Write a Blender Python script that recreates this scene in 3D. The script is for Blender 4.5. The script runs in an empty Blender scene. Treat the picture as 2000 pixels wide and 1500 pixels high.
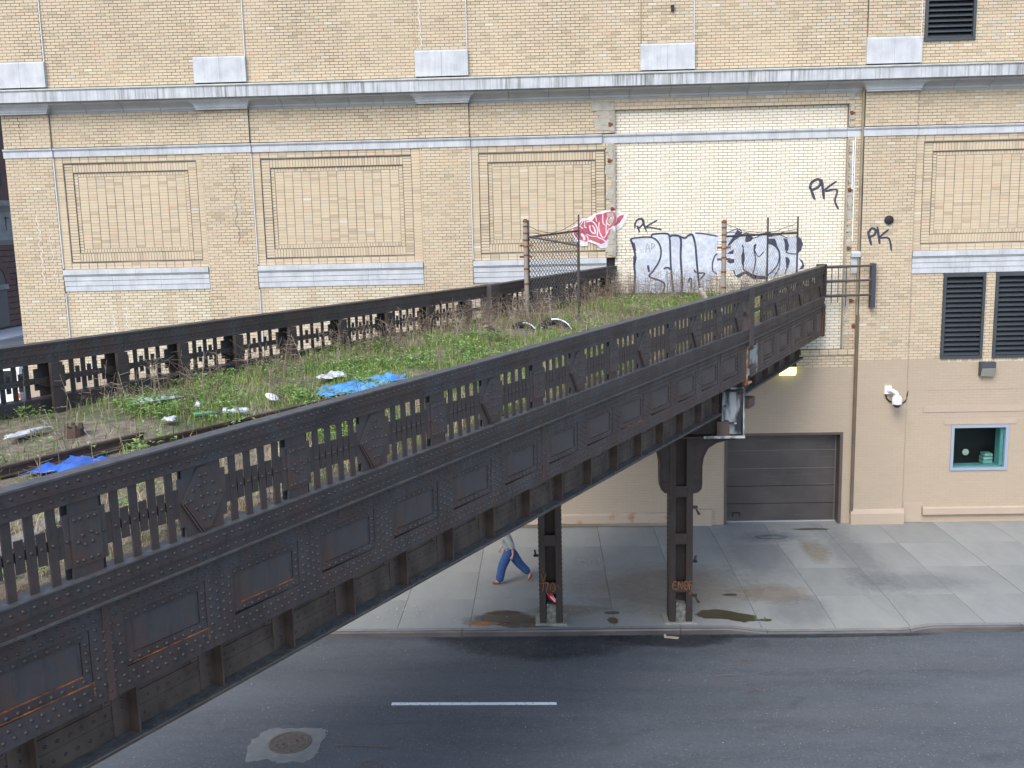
import bpy, math, random
import numpy as np
from mathutils import Matrix, Vector, noise as mnoise
random.seed(7); rng = np.random.default_rng(7)
S = bpy.context.scene
COL = S.collection
R = math.radians
# ------------------------------------------------------------------ camera
cd = bpy.data.cameras.new('camera'); cam = bpy.data.objects.new('camera', cd); COL.objects.link(cam)
CF = Vector((-0.03336012, 0.98631232, -0.16147792)); CR = Vector((0.99928073, 0.0300016, -0.02319309)); CD_ = Vector((-0.01803104, -0.1621355, -0.98660375))
CLOC = Vector((0.0, -32.0, 10.103))
m = Matrix((CR, -CD_, -CF)).transposed().to_4x4(); m.translation = CLOC
cam.matrix_world = m
cd.sensor_width = 36.0; cd.lens = 35.1; cd.clip_start = 0.1; cd.clip_end = 2000
S.camera = cam
# ------------------------------------------------------------------ light
SUN_EL, SUN_AZ = R(47), R(205)
w = bpy.data.worlds.new('World'); S.world = w; w.use_nodes = True
nt = w.node_tree; bg = nt.nodes['Background']
sky = nt.nodes.new('ShaderNodeTexSky'); sky.sky_type = 'NISHITA'; sky.sun_disc = False
sky.sun_elevation = SUN_EL; sky.sun_rotation = SUN_AZ; sky.air_density = 1.0; sky.dust_density = 1.6; sky.ozone_density = 1.0
nt.links.new(sky.outputs[0], bg.inputs[0]); bg.inputs[1].default_value = 0.15
sl = bpy.data.lights.new('sun', 'SUN'); so = bpy.data.objects.new('sun', sl); COL.objects.link(so)
sl.energy = 1.35; sl.angle = R(35); sl.color = (1.0, 0.97, 0.91)
sd = Vector((math.sin(SUN_AZ) * math.cos(SUN_EL), math.cos(SUN_AZ) * math.cos(SUN_EL), math.sin(SUN_EL)))
so.rotation_euler = sd.to_track_quat('Z', 'Y').to_euler()
S.view_settings.view_transform = 'Standard'; S.view_settings.look = 'None'
S.view_settings.gamma = 1.0; S.view_settings.use_curve_mapping = False; S.view_settings.exposure = 1.1
S.render.engine = 'CYCLES'; S.cycles.max_bounces = 6; S.cycles.diffuse_bounces = 3
GRAF = {"silver_fill":[[[2.81,9.42],[2.93,9.5],[3.42,9.49],[3.5,9.6],[3.99,9.63],[4.11,9.55],[4.31,9.57],[4.51,9.49],[4.83,9.62],[5.56,9.52],[5.58,9.28],[5.49,8.88],[5.39,8.52],[5.49,8.23],[5.25,7.87],[5.13,7.79],[4.97,7.61],[4.23,7.61],[3.66,7.56],[3.46,7.74],[2.97,7.63],[2.88,8.57],[2.95,8.94],[2.87,9.3]],[[5.39,8.43],[5.42,8.72],[5.51,8.91],[5.73,8.95],[5.72,9.51],[6.15,9.69],[6.3,9.56],[6.21,9.43],[6.45,9.55],[6.68,9.39],[7.1,9.57],[7.29,9.45],[7.53,9.46],[7.77,9.36],[8.01,9.45],[8.22,9.21],[8.17,8.95],[8.1,8.85],[8.3,8.48],[8.25,8.36],[7.7,8.23],[7.32,8.14],[7.12,8.1],[6.71,8.08],[6.42,8.31],[6.13,8.21],[6.03,8.39],[5.54,8.25]]],"silver_dark":[[[5.85,9.15],[6.17,9.66],[6.31,9.55],[6.16,9.4],[5.93,9.16]],[[6.41,9.35],[6.48,9.55],[6.68,9.38],[6.57,9.27],[6.43,9.25]],[[7.05,9.54],[7.19,9.57],[7.29,9.45],[7.27,9.4],[7.13,9.41]],[[7.13,9.21],[7.15,9.35],[7.33,9.35],[7.42,9.09],[7.3,9.17]],[[7.61,9.36],[7.74,9.32],[7.8,9.12],[7.78,8.98],[7.72,8.91],[7.67,9.0],[7.66,9.2]],[[8.01,9.44],[8.17,9.33],[8.24,9.16],[8.17,8.95],[8.09,8.87],[8.09,9.12],[8.04,9.29]],[[7.69,8.77],[7.79,8.74],[7.84,8.64],[7.82,8.52],[7.73,8.39],[7.71,8.57]],[[8.11,8.73],[8.25,8.61],[8.3,8.46],[8.25,8.37],[8.13,8.35],[8.23,8.51]],[[5.85,8.92],[6.06,9.04],[6.05,8.89],[5.89,8.9]],[[5.85,8.65],[5.9,8.73],[6.08,8.74],[6.08,8.62],[5.97,8.59]],[[6.36,9.02],[6.41,8.86],[6.41,8.69],[6.36,8.48],[6.31,8.58],[6.3,8.84]],[[6.03,8.39],[6.1,8.36],[6.13,8.21],[6.41,8.34],[6.63,8.25],[6.83,8.19],[7.07,8.17],[7.13,8.08],[6.83,8.13],[6.71,8.06],[6.44,8.26],[6.22,8.12],[6.1,8.21]],[[6.7,8.25],[6.81,8.18],[7.08,8.14],[7.12,8.07],[6.73,8.08]],[[6.68,9.15],[6.78,9.21],[6.75,9.05],[6.7,8.93]],[[2.87,8.9],[2.99,8.86],[2.93,8.57],[2.87,8.61]],[[2.81,9.37],[2.93,9.3],[2.97,9.06],[2.9,9.06]]],"silver_strokes":[[[[2.81,9.43],[2.93,9.47],[3.42,9.48],[3.66,9.33],[3.76,9.04],[3.7,8.72],[3.5,8.4],[3.38,8.24],[3.74,8.09],[3.87,7.98],[3.83,7.74],[3.66,7.49]],0.045],[[[2.79,9.45],[2.89,9.14],[2.94,8.9],[2.91,8.57],[2.93,8.25],[2.88,7.59]],0.057],[[[3.46,9.49],[3.5,9.57],[3.94,9.58],[4.03,9.44],[4.05,9.03],[4.07,8.55],[4.14,7.89],[4.17,7.48]],0.049],[[[4.05,9.48],[4.11,9.52],[4.33,9.49],[4.39,9.31],[4.38,8.82],[4.42,8.21],[4.42,7.56]],0.057],[[[4.33,9.49],[4.51,9.43],[4.63,9.51],[4.75,9.52],[4.84,9.22],[4.88,8.81],[4.94,8.2],[5.01,7.67]],0.053],[[[4.83,9.58],[5.12,9.55],[5.56,9.46]],0.037],[[[4.8,8.43],[4.9,8.32],[5.15,8.3],[4.99,8.11]],0.041],[[[3.84,8.47],[3.95,8.51],[4.09,8.45]],0.049],[[[3.34,8.6],[3.38,8.38]],0.057],[[[4.64,8.01],[4.66,8.13],[4.72,8.13],[4.72,7.8]],0.041],[[[5.39,8.38],[5.39,8.62],[5.46,8.84],[5.54,8.91]],0.034],[[[5.39,8.38],[5.54,8.26]],0.029],[[[6.32,9.18],[6.36,9.03],[6.37,8.5],[6.38,8.4],[6.66,8.22]],0.032],[[[6.66,8.22],[6.73,8.49],[6.75,8.74],[6.7,8.98],[6.72,9.12],[6.76,9.19]],0.034],[[[6.72,9.0],[6.84,8.79],[7.01,8.95]],0.025],[[[7.13,9.21],[7.3,9.15],[7.44,9.01],[7.5,8.82],[7.46,8.55],[7.31,8.34],[7.12,8.19]],0.034],[[[7.34,9.35],[7.42,9.11],[7.51,8.89],[7.52,8.57],[7.47,8.36],[7.34,8.14]],0.025],[[[7.69,8.91],[7.88,8.86],[8.1,8.85]],0.029],[[[7.68,8.23],[7.73,8.37],[7.79,8.47]],0.029],[[[5.73,9.51],[6.15,9.68],[6.3,9.56],[6.21,9.43],[6.46,9.55],[6.68,9.38],[7.1,9.56],[7.29,9.45],[7.53,9.46],[7.75,9.34]],0.022],[[[5.73,8.95],[5.85,8.92]],0.02],[[[6.23,9.43],[6.11,9.35]],0.02]],"pk_mid":[[[[2.93,9.77],[2.95,9.95],[3.05,10.06],[3.18,10.04],[3.21,9.94],[3.09,9.8],[3.01,9.78]],0.037],[[[2.99,9.86],[3.09,9.64]],0.037],[[[3.14,10.1],[3.3,9.66]],0.041],[[[3.64,10.01],[3.3,9.82],[3.42,9.79],[3.78,9.71]],0.033]],"pk_big":[[[[8.41,10.86],[8.46,11.06],[8.66,11.16],[8.74,11.05],[8.66,10.91],[8.47,10.83]],0.069],[[[8.41,10.95],[8.57,10.53]],0.069],[[[8.77,11.16],[8.86,10.54]],0.069],[[[9.24,11.09],[8.86,10.8],[9.25,10.82],[9.2,10.48],[9.32,10.22]],0.052]],"pk_pil":[[[[10.21,9.46],[10.31,9.6],[10.43,9.54],[10.4,9.4],[10.21,9.32]],0.063],[[[10.19,9.52],[10.32,9.07]],0.063],[[[10.48,9.65],[10.58,9.11]],0.063],[[[10.84,9.56],[10.57,9.31],[10.85,9.28],[10.95,8.89]],0.052]],"red_halo":[[[0.94,9.86],[1.13,9.96],[1.26,10.13],[1.4,10.11],[1.67,10.27],[2.01,10.36],[2.42,10.33],[2.71,10.23],[2.67,10.03],[2.49,9.78],[2.26,9.68],[2.12,9.31],[1.99,9.18],[1.82,9.17],[1.73,9.27],[1.44,9.4],[1.43,9.26],[1.22,9.25],[1.0,9.41],[0.95,9.64]]],"red_fill":[[[0.97,9.85],[1.14,9.93],[1.26,10.06],[1.57,10.05],[1.71,10.23],[1.91,10.25],[2.01,10.29],[2.23,10.31],[2.34,10.25],[2.36,10.09],[2.35,9.97],[2.16,9.78],[2.11,9.58],[2.01,9.37],[1.85,9.3],[1.5,9.45],[1.38,9.38],[1.15,9.47],[0.99,9.61]],[[2.37,10.1],[2.44,10.17],[2.58,10.21],[2.57,10.14],[2.45,9.96],[2.32,9.87],[2.23,9.83]]],"red_strokes":[[[[1.28,9.8],[1.16,9.88],[1.01,9.86],[0.95,9.76],[1.0,9.57],[1.09,9.45]],0.029],[[[1.19,9.89],[1.33,10.09],[1.33,9.87],[1.4,9.82]],0.026],[[[1.37,10.0],[1.54,10.03],[1.67,9.93],[1.74,9.76],[1.74,9.54],[1.9,9.45],[2.01,9.37]],0.029],[[[1.5,9.9],[1.5,9.78],[1.58,9.66],[1.67,9.66],[1.64,9.8],[1.57,9.9]],0.034],[[[1.57,10.05],[1.67,10.18],[1.71,10.01]],0.024],[[[1.79,10.0],[1.78,9.79],[1.84,9.59],[1.92,9.5],[2.01,9.59],[2.01,9.8],[2.04,10.06],[2.13,10.21],[2.23,10.19],[2.21,10.0],[2.11,9.89],[2.04,9.97]],0.029],[[[1.91,10.24],[1.91,9.98],[1.98,9.89]],0.026],[[[2.01,10.31],[2.25,10.32],[2.35,10.18],[2.32,9.95],[2.18,9.8],[2.08,9.75],[2.05,9.62]],0.029],[[[2.11,10.02],[2.15,10.12],[2.18,10.12],[2.13,10.0]],0.024],[[[1.38,9.63],[1.55,9.56],[1.73,9.54]],0.022],[[[1.03,9.4],[1.19,9.33],[1.41,9.36],[1.43,9.53],[1.34,9.6]],0.026],[[[1.44,9.4],[1.77,9.29],[1.87,9.28]],0.026],[[[1.22,9.64],[1.31,9.53],[1.31,9.43]],0.069]],"small_tags":[[[[2.4,9.27],[2.36,9.15],[2.4,8.99],[2.46,8.97]],0.016],[[[2.54,9.27],[2.5,9.07]],0.012],[[[2.6,9.13],[2.67,9.03],[2.65,9.13]],0.012],[[[2.73,9.19],[2.77,9.06],[2.81,9.18]],0.012],[[[2.5,8.83],[2.56,8.78],[2.52,8.7]],0.012],[[[2.64,8.82],[2.71,8.84],[2.7,8.76],[2.64,8.76],[2.64,8.82]],0.012],[[[2.75,8.82],[2.81,8.84],[2.81,8.76],[2.75,8.76],[2.75,8.82]],0.012],[[[2.85,8.86],[2.93,8.86]],0.016],[[[2.52,8.66],[2.64,8.7]],0.012],[[[3.26,9.01],[3.32,9.29],[3.42,9.01]],0.02],[[[3.28,9.11],[3.4,9.15]],0.02],[[[3.46,9.05],[3.46,9.29],[3.56,9.23],[3.47,9.13]],0.02]],"col_far":[[[[-0.19,1.35],[-0.14,1.15],[-0.07,1.35]],0.016],[[[-0.15,1.52],[-0.14,1.35]],0.012],[[[-0.19,1.09],[-0.09,1.11]],0.018],[[[-0.13,1.09],[-0.17,0.87]],0.018],[[[-0.09,1.09],[-0.02,1.11],[-0.07,0.87]],0.023],[[[0.03,0.89],[0.04,1.03],[0.1,1.11],[0.14,1.01],[0.12,0.89],[0.06,0.89]],0.018],[[[0.06,0.95],[0.09,0.98],[0.1,0.94]],0.014],[[[0.17,1.05],[0.17,0.89]],0.016],[[[0.21,1.07],[0.29,0.93]],0.016]],"col_near":[[[[3.19,1.1],[3.11,1.08],[3.1,0.92],[3.21,0.9]],0.021],[[[3.11,1.01],[3.18,1.01]],0.021],[[[3.23,0.9],[3.25,1.1],[3.33,0.9],[3.34,1.1]],0.021],[[[3.38,1.04],[3.42,1.11],[3.47,1.06],[3.47,0.94],[3.42,0.89],[3.38,0.96],[3.38,1.04]],0.021],[[[3.42,1.03],[3.43,0.97]],0.018],[[[3.58,1.11],[3.5,1.08],[3.52,0.88]],0.021],[[[3.51,0.99],[3.57,1.01],[3.55,0.81],[3.5,0.79]],0.018]]}
# ------------------------------------------------------------------ materials
def new_mat(name):
    mt = bpy.data.materials.new(name); mt.use_nodes = True
    return mt, mt.node_tree, mt.node_tree.nodes['Principled BSDF']
def ramp(t, stops, fac):
    r = t.nodes.new('ShaderNodeValToRGB'); e = r.color_ramp.elements
    while len(e) > 1: e.remove(e[-1])
    e[0].position = stops[0][0]; e[0].color = (*stops[0][1], 1)
    for p, c in stops[1:]:
        q = e.new(p); q.color = (*c, 1)
    t.links.new(fac, r.inputs[0]); return r.outputs[0]
def nse(t, scale, detail=4, stretch=(1, 1, 1), rough=0.55, coord='Object', dist=0.0):
    tc = t.nodes.new('ShaderNodeTexCoord'); mp = t.nodes.new('ShaderNodeMapping'); mp.inputs['Scale'].default_value = stretch
    t.links.new(tc.outputs[coord], mp.inputs[0])
    n = t.nodes.new('ShaderNodeTexNoise'); n.inputs['Scale'].default_value = scale; n.inputs['Detail'].default_value = detail
    n.inputs['Roughness'].default_value = rough; n.inputs['Distortion'].default_value = dist
    t.links.new(mp.outputs[0], n.inputs[0]); return n.outputs[0]
def mixc(t, a, b, fac, mode='MIX'):
    x = t.nodes.new('ShaderNodeMix'); x.data_type = 'RGBA'; x.blend_type = mode; x.clamp_result = False
    for sock, val in ((x.inputs[0], fac), (x.inputs[6], a), (x.inputs[7], b)):
        if hasattr(val, 'is_linked') or hasattr(val, 'links'): t.links.new(val, sock)
        elif isinstance(val, (int, float)): sock.default_value = val
        else: sock.default_value = (*val, 1)
    return x.outputs[2]
def mr(t, val, a, b, c=0.0, d=1.0):
    n = t.nodes.new('ShaderNodeMapRange'); n.inputs[1].default_value = a; n.inputs[2].default_value = b
    n.inputs[3].default_value = c; n.inputs[4].default_value = d; t.links.new(val, n.inputs[0]); return n.outputs[0]
def bump(t, p, h, strength, dist=0.01):
    b = t.nodes.new('ShaderNodeBump'); b.inputs['Strength'].default_value = strength; b.inputs['Distance'].default_value = dist
    t.links.new(h, b.inputs['Height']); t.links.new(b.outputs[0], p.inputs['Normal'])
def attr(t, name):
    a = t.nodes.new('ShaderNodeAttribute'); a.attribute_name = name; return a.outputs['Fac']
def objrand(t):
    return t.nodes.new('ShaderNodeObjectInfo').outputs['Random']
def M(name, c1, c2=None, scale=3.0, rough=0.8, metal=0.0, stretch=(1, 1, 1), lo=0.3, hi=0.7, bmp=0.0, detail=5, spec=0.5):
    mt, t, p = new_mat(name)
    p.inputs['Roughness'].default_value = rough; p.inputs['Metallic'].default_value = metal; p.inputs['Specular IOR Level'].default_value = spec
    if c2 is None: p.inputs['Base Color'].default_value = (*c1, 1)
    else:
        n = nse(t, scale, detail, stretch)
        t.links.new(ramp(t, [(lo, c1), (hi, c2)], n), p.inputs['Base Color'])
        if bmp: bump(t, p, n, bmp)
    return mt
BR_ST = [(0.0, (0.42, 0.34, 0.235)), (0.25, (0.50, 0.405, 0.285)), (0.5, (0.55, 0.455, 0.32)), (0.72, (0.545, 0.435, 0.305)), (0.86, (0.55, 0.395, 0.27)), (0.94, (0.48, 0.43, 0.35)), (1.0, (0.60, 0.53, 0.42))]
CR_ST = [(0.0, (0.66, 0.585, 0.46)), (0.5, (0.74, 0.672, 0.55)), (0.8, (0.71, 0.635, 0.50)), (1.0, (0.76, 0.715, 0.61))]
LT_ST = [(0.0, (0.50, 0.42, 0.29)), (0.5, (0.57, 0.49, 0.355)), (1.0, (0.62, 0.56, 0.43))]
PT_ST = [(0.0, (0.39, 0.315, 0.236)), (1.0, (0.408, 0.33, 0.248))]
def brick_mat(name, stops, src='attr', dirt=1.0):
    mt, t, p = new_mat(name); p.inputs['Roughness'].default_value = 0.85; p.inputs['Specular IOR Level'].default_value = 0.25
    c = ramp(t, stops, attr(t, 'tone') if src == 'attr' else objrand(t))
    g = mr(t, nse(t, 0.35, 5, coord='Object'), 0.3, 0.75, 1.0 - 0.10 * dirt, 1.03)
    gg = t.nodes.new('ShaderNodeCombineColor'); 
    for i in range(3): t.links.new(g, gg.inputs[i])
    c = mixc(t, c, gg.outputs[0], 1.0, 'MULTIPLY')
    f = nse(t, 60, 3); 
    c = mixc(t, c, (0.30, 0.26, 0.20), mr(t, f, 0.55, 0.8, 0.0, 0.35 * dirt))
    t.links.new(c, p.inputs['Base Color']); return mt
MB_TAN = brick_mat('tan_brick', BR_ST); MB_CREAM = brick_mat('cream_brick', CR_ST, dirt=0.4); MB_LIGHT = brick_mat('pale_brick', LT_ST, dirt=0.7)
MB_PAINT = brick_mat('painted_brick', PT_ST, dirt=0.5); MB_ONE = brick_mat('tan_brick_single', BR_ST, 'obj')
def mortar_mat(name, a, b, scale, lo, hi):
    mt, t, p = new_mat(name); p.inputs['Roughness'].default_value = 0.95
    n = nse(t, scale, 4); f = nse(t, 12, 4)
    c = ramp(t, [(lo, a), (hi, b)], n); c = mixc(t, c, (0.1, 0.1, 0.1), mr(t, f, 0.5, 0.8, 0.0, 0.3))
    t.links.new(c, p.inputs['Base Color']); return mt
M_MORT = mortar_mat('sooty_mortar', (0.10, 0.097, 0.09), (0.30, 0.26, 0.205), 0.4, 0.38, 0.62)
M_MORTC = mortar_mat('grey_mortar', (0.17, 0.17, 0.17), (0.28, 0.27, 0.25), 0.8, 0.35, 0.65)
M_MORTP = M('painted_mortar', (0.31, 0.245, 0.187), (0.37, 0.292, 0.223), 2.0, 0.9)
M_MORTL = mortar_mat('pale_mortar', (0.40, 0.36, 0.28), (0.50, 0.44, 0.34), 1.0, 0.35, 0.65)
def stone_mat(name, streak):
    mt, t, p = new_mat(name); p.inputs['Roughness'].default_value = 0.85
    c = ramp(t, [(0.3, (0.38, 0.395, 0.415)), (0.55, (0.47, 0.485, 0.505)), (0.75, (0.54, 0.55, 0.56))], nse(t, 2.2, 6))
    n = nse(t, 1.0, 6, (13, 13, 0.5), 0.72); big = nse(t, 0.35, 3)
    k = t.nodes.new('ShaderNodeMath'); k.operation = 'MULTIPLY'
    t.links.new(mr(t, n, 0.46, 0.62, 0, 1), k.inputs[0]); t.links.new(mr(t, big, 0.35, 0.65, 0.15, 1.0), k.inputs[1])
    k2 = t.nodes.new('ShaderNodeMath'); k2.operation = 'MULTIPLY'; k2.inputs[1].default_value = streak; t.links.new(k.outputs[0], k2.inputs[0])
    c = mixc(t, c, (0.13, 0.135, 0.12), k2.outputs[0])
    t.links.new(c, p.inputs['Base Color']); bump(t, p, nse(t, 30, 4), 0.15); return mt
M_STONE = stone_mat('pale_stone', 0.25); M_STONE_S = stone_mat('streaked_stone', 1.0)
M_STONE_T = M('mossy_stone', (0.30, 0.31, 0.27), (0.52, 0.53, 0.50), 3.0, 0.9)
M_STONE_D = M('shaded_stone', (0.36, 0.37, 0.38), (0.46, 0.465, 0.47), 2.0, 0.85)  # darker copy of the stone, with the shade of cove and sill in its colour
def iron_mat(name, tint=1.0, rustlo=0.56, rough=0.5, blue=False):
    mt, t, p = new_mat(name)
    a = ramp(t, [(0.35, (0.036, 0.028, 0.026)), (0.5, (0.050, 0.041, 0.039)), (0.62, (0.055, 0.050, 0.052)), (0.75, (0.072, 0.056, 0.050))], nse(t, 1.3, 6, dist=0.4))
    if blue: a = mixc(t, a, (0.048, 0.050, 0.060), mr(t, nse(t, 0.8, 4), 0.4, 0.6, 0.15, 0.85))
    n2 = nse(t, 2.4, 8, (1, 1, 0.6), 0.68, dist=0.6); n3 = nse(t, 26, 4, (1, 1, 0.5)); n4 = nse(t, 5.0, 8, (2.2, 2.2, 0.35), 0.75)
    a = mixc(t, a, (0.016, 0.014, 0.014), mr(t, n4, 0.5, 0.68, 0.0, 0.6)); a = mixc(t, a, (0.085, 0.085, 0.092), mr(t, n4, 0.44, 0.30, 0.0, 0.4))
    mm = t.nodes.new('ShaderNodeMath'); mm.operation = 'ADD'; t.links.new(n2, mm.inputs[0])
    t.links.new(mr(t, n3, 0.3, 0.7, -0.06, 0.06), mm.inputs[1])
    c = mixc(t, a, (0.062, 0.037, 0.031), mr(t, mm.outputs[0], rustlo - 0.10, rustlo + 0.06, 0.0, 0.85))
    c = mixc(t, c, (0.12, 0.045, 0.02), mr(t, mm.outputs[0], rustlo + 0.13, rustlo + 0.2, 0.0, 0.7))
    c = mixc(t, c, (0.085, 0.085, 0.09), mr(t, nse(t, 70, 3), 0.58, 0.75, 0.0, 0.35))
    if tint != 1.0: c = mixc(t, c, (tint, tint * 0.96, tint * 0.9), 1.0, 'MULTIPLY')
    t.links.new(c, p.inputs['Base Color'])
    t.links.new(mr(t, n2, 0.3, 0.7, rough - 0.08, rough + 0.2), p.inputs['Roughness']); bump(t, p, n3, 0.12, 0.004); return mt
M_IRON = iron_mat('weathered_black_iron'); M_IRON_G = M('lightened_dusty_iron', (0.060, 0.040, 0.033), (0.12, 0.088, 0.068), 3.0, 0.75, 0, (1, 1, 0.5), 0.35, 0.65); M_IRON_C = iron_mat('dark_brown_iron', 0.62, 0.5, 0.6); M_DUST = M('dusty_ledge', (0.085, 0.078, 0.072), (0.17, 0.155, 0.14), 9, 0.85); M_RTOP = M('dusty_rail_top', (0.052, 0.048, 0.048), (0.095, 0.088, 0.085), 8, 0.6)  # girder iron: dusty brown, lightened to stand in for weak light under the overhang
M_SLATE = iron_mat('blue_black_iron', 1.2, 0.545, 0.5, blue=True)
def rust_mat():
    mt, t, p = new_mat('orange_rust'); p.inputs['Roughness'].default_value = 0.9
    n = nse(t, 3.5, 6, rough=0.7)
    t.links.new(ramp(t, [(0.38, (0.06, 0.034, 0.028)), (0.50, (0.20, 0.06, 0.02)), (0.66, (0.48, 0.15, 0.03))], n), p.inputs['Base Color']); return mt
M_RUST = rust_mat()
M_RUSTD = M('dark_rust', (0.09, 0.035, 0.02), (0.22, 0.08, 0.03), 8, 0.9)
M_BLACK = M('matt_black', (0.012, 0.012, 0.013), None, rough=0.7)
M_ASPH = None
def asphalt():
    mt, t, p = new_mat('worn_asphalt'); p.inputs['Roughness'].default_value = 0.72
    c = ramp(t, [(0.32, (0.060, 0.068, 0.076)), (0.5, (0.080, 0.090, 0.100)), (0.68, (0.104, 0.115, 0.126))], nse(t, 0.5, 6, (0.35, 1.5, 1), 0.6))
    c = mixc(t, c, (0.19, 0.195, 0.20), mr(t, nse(t, 13, 7, rough=0.85), 0.5, 0.7, 0.0, 0.6)); c = mixc(t, c, (0.03, 0.032, 0.035), mr(t, nse(t, 11, 7, rough=0.85, dist=0.3), 0.53, 0.72, 0.0, 0.55))
    c = mixc(t, c, (0.03, 0.032, 0.036), mr(t, nse(t, 0.9, 5, dist=1.0), 0.6, 0.75, 0.0, 0.4))
    c = mixc(t, c, (0.13, 0.14, 0.15), mr(t, nse(t, 4.5, 8, (0.6, 1, 1), rough=0.8), 0.5, 0.75, 0.0, 0.5)); c = mixc(t, c, (0.40, 0.40, 0.39), mr(t, nse(t, 110, 2), 0.74, 0.8, 0.0, 0.6))
    t.links.new(c, p.inputs['Base Color']); bump(t, p, nse(t, 90, 4), 0.35, 0.01); return mt
M_ASPH = asphalt()
def concrete(name, k=1.0):
    mt, t, p = new_mat(name); p.inputs['Roughness'].default_value = 0.9
    c = ramp(t, [(0.28, (0.205 * k, 0.212 * k, 0.202 * k)), (0.5, (0.258 * k, 0.262 * k, 0.246 * k)), (0.72, (0.305 * k, 0.305 * k, 0.28 * k))], nse(t, 0.45, 7, (1, 0.6, 1), 0.62, 'Object', 0.5))
    c = mixc(t, c, (0.17 * k, 0.185 * k, 0.20 * k), mr(t, nse(t, 0.33, 5, (1, 0.35, 1), 0.6), 0.5, 0.72, 0.0, 0.45))
    c = mixc(t, c, (0.38 * k, 0.29 * k, 0.19 * k), mr(t, nse(t, 0.6, 5, (1, 0.8, 1), 0.65, dist=0.8), 0.60, 0.74, 0.0, 0.55))
    c = mixc(t, c, (0.13, 0.13, 0.125), mr(t, nse(t, 11, 7, rough=0.85), 0.55, 0.75, 0.0, 0.4)); c = mixc(t, c, (0.42, 0.41, 0.38), mr(t, nse(t, 9, 7, rough=0.85, dist=0.2), 0.58, 0.75, 0.0, 0.35))
    # each slab a shade of its own
    g = mr(t, objrand(t), 0, 1, 0.92, 1.06); gg = t.nodes.new('ShaderNodeCombineColor')
    for i in range(3): t.links.new(g, gg.inputs[i])
    c = mixc(t, c, gg.outputs[0], 1.0, 'MULTIPLY')
    t.links.new(c, p.inputs['Base Color']); bump(t, p, nse(t, 60, 4), 0.2, 0.005); return mt
M_CONC = concrete('stained_concrete'); M_PATCH = M('patch_concrete', (0.17, 0.172, 0.165), (0.23, 0.228, 0.215), 5, 0.9, bmp=0.2, detail=8)
M_BED = M('dark_joint', (0.06, 0.06, 0.058), None, rough=0.95)
M_KERB = M('steel_faced_kerb', (0.085, 0.070, 0.070), (0.15, 0.132, 0.13), 2.0, 0.38, 0.3, (0.5, 1, 1))
M_WHITE = M('white_paint', (0.74, 0.75, 0.76), None, rough=0.5)
M_LANE = M('worn_white_marking', (0.25, 0.26, 0.26), (0.80, 0.81, 0.80), 14, 0.7, lo=0.3, hi=0.42)
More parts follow.
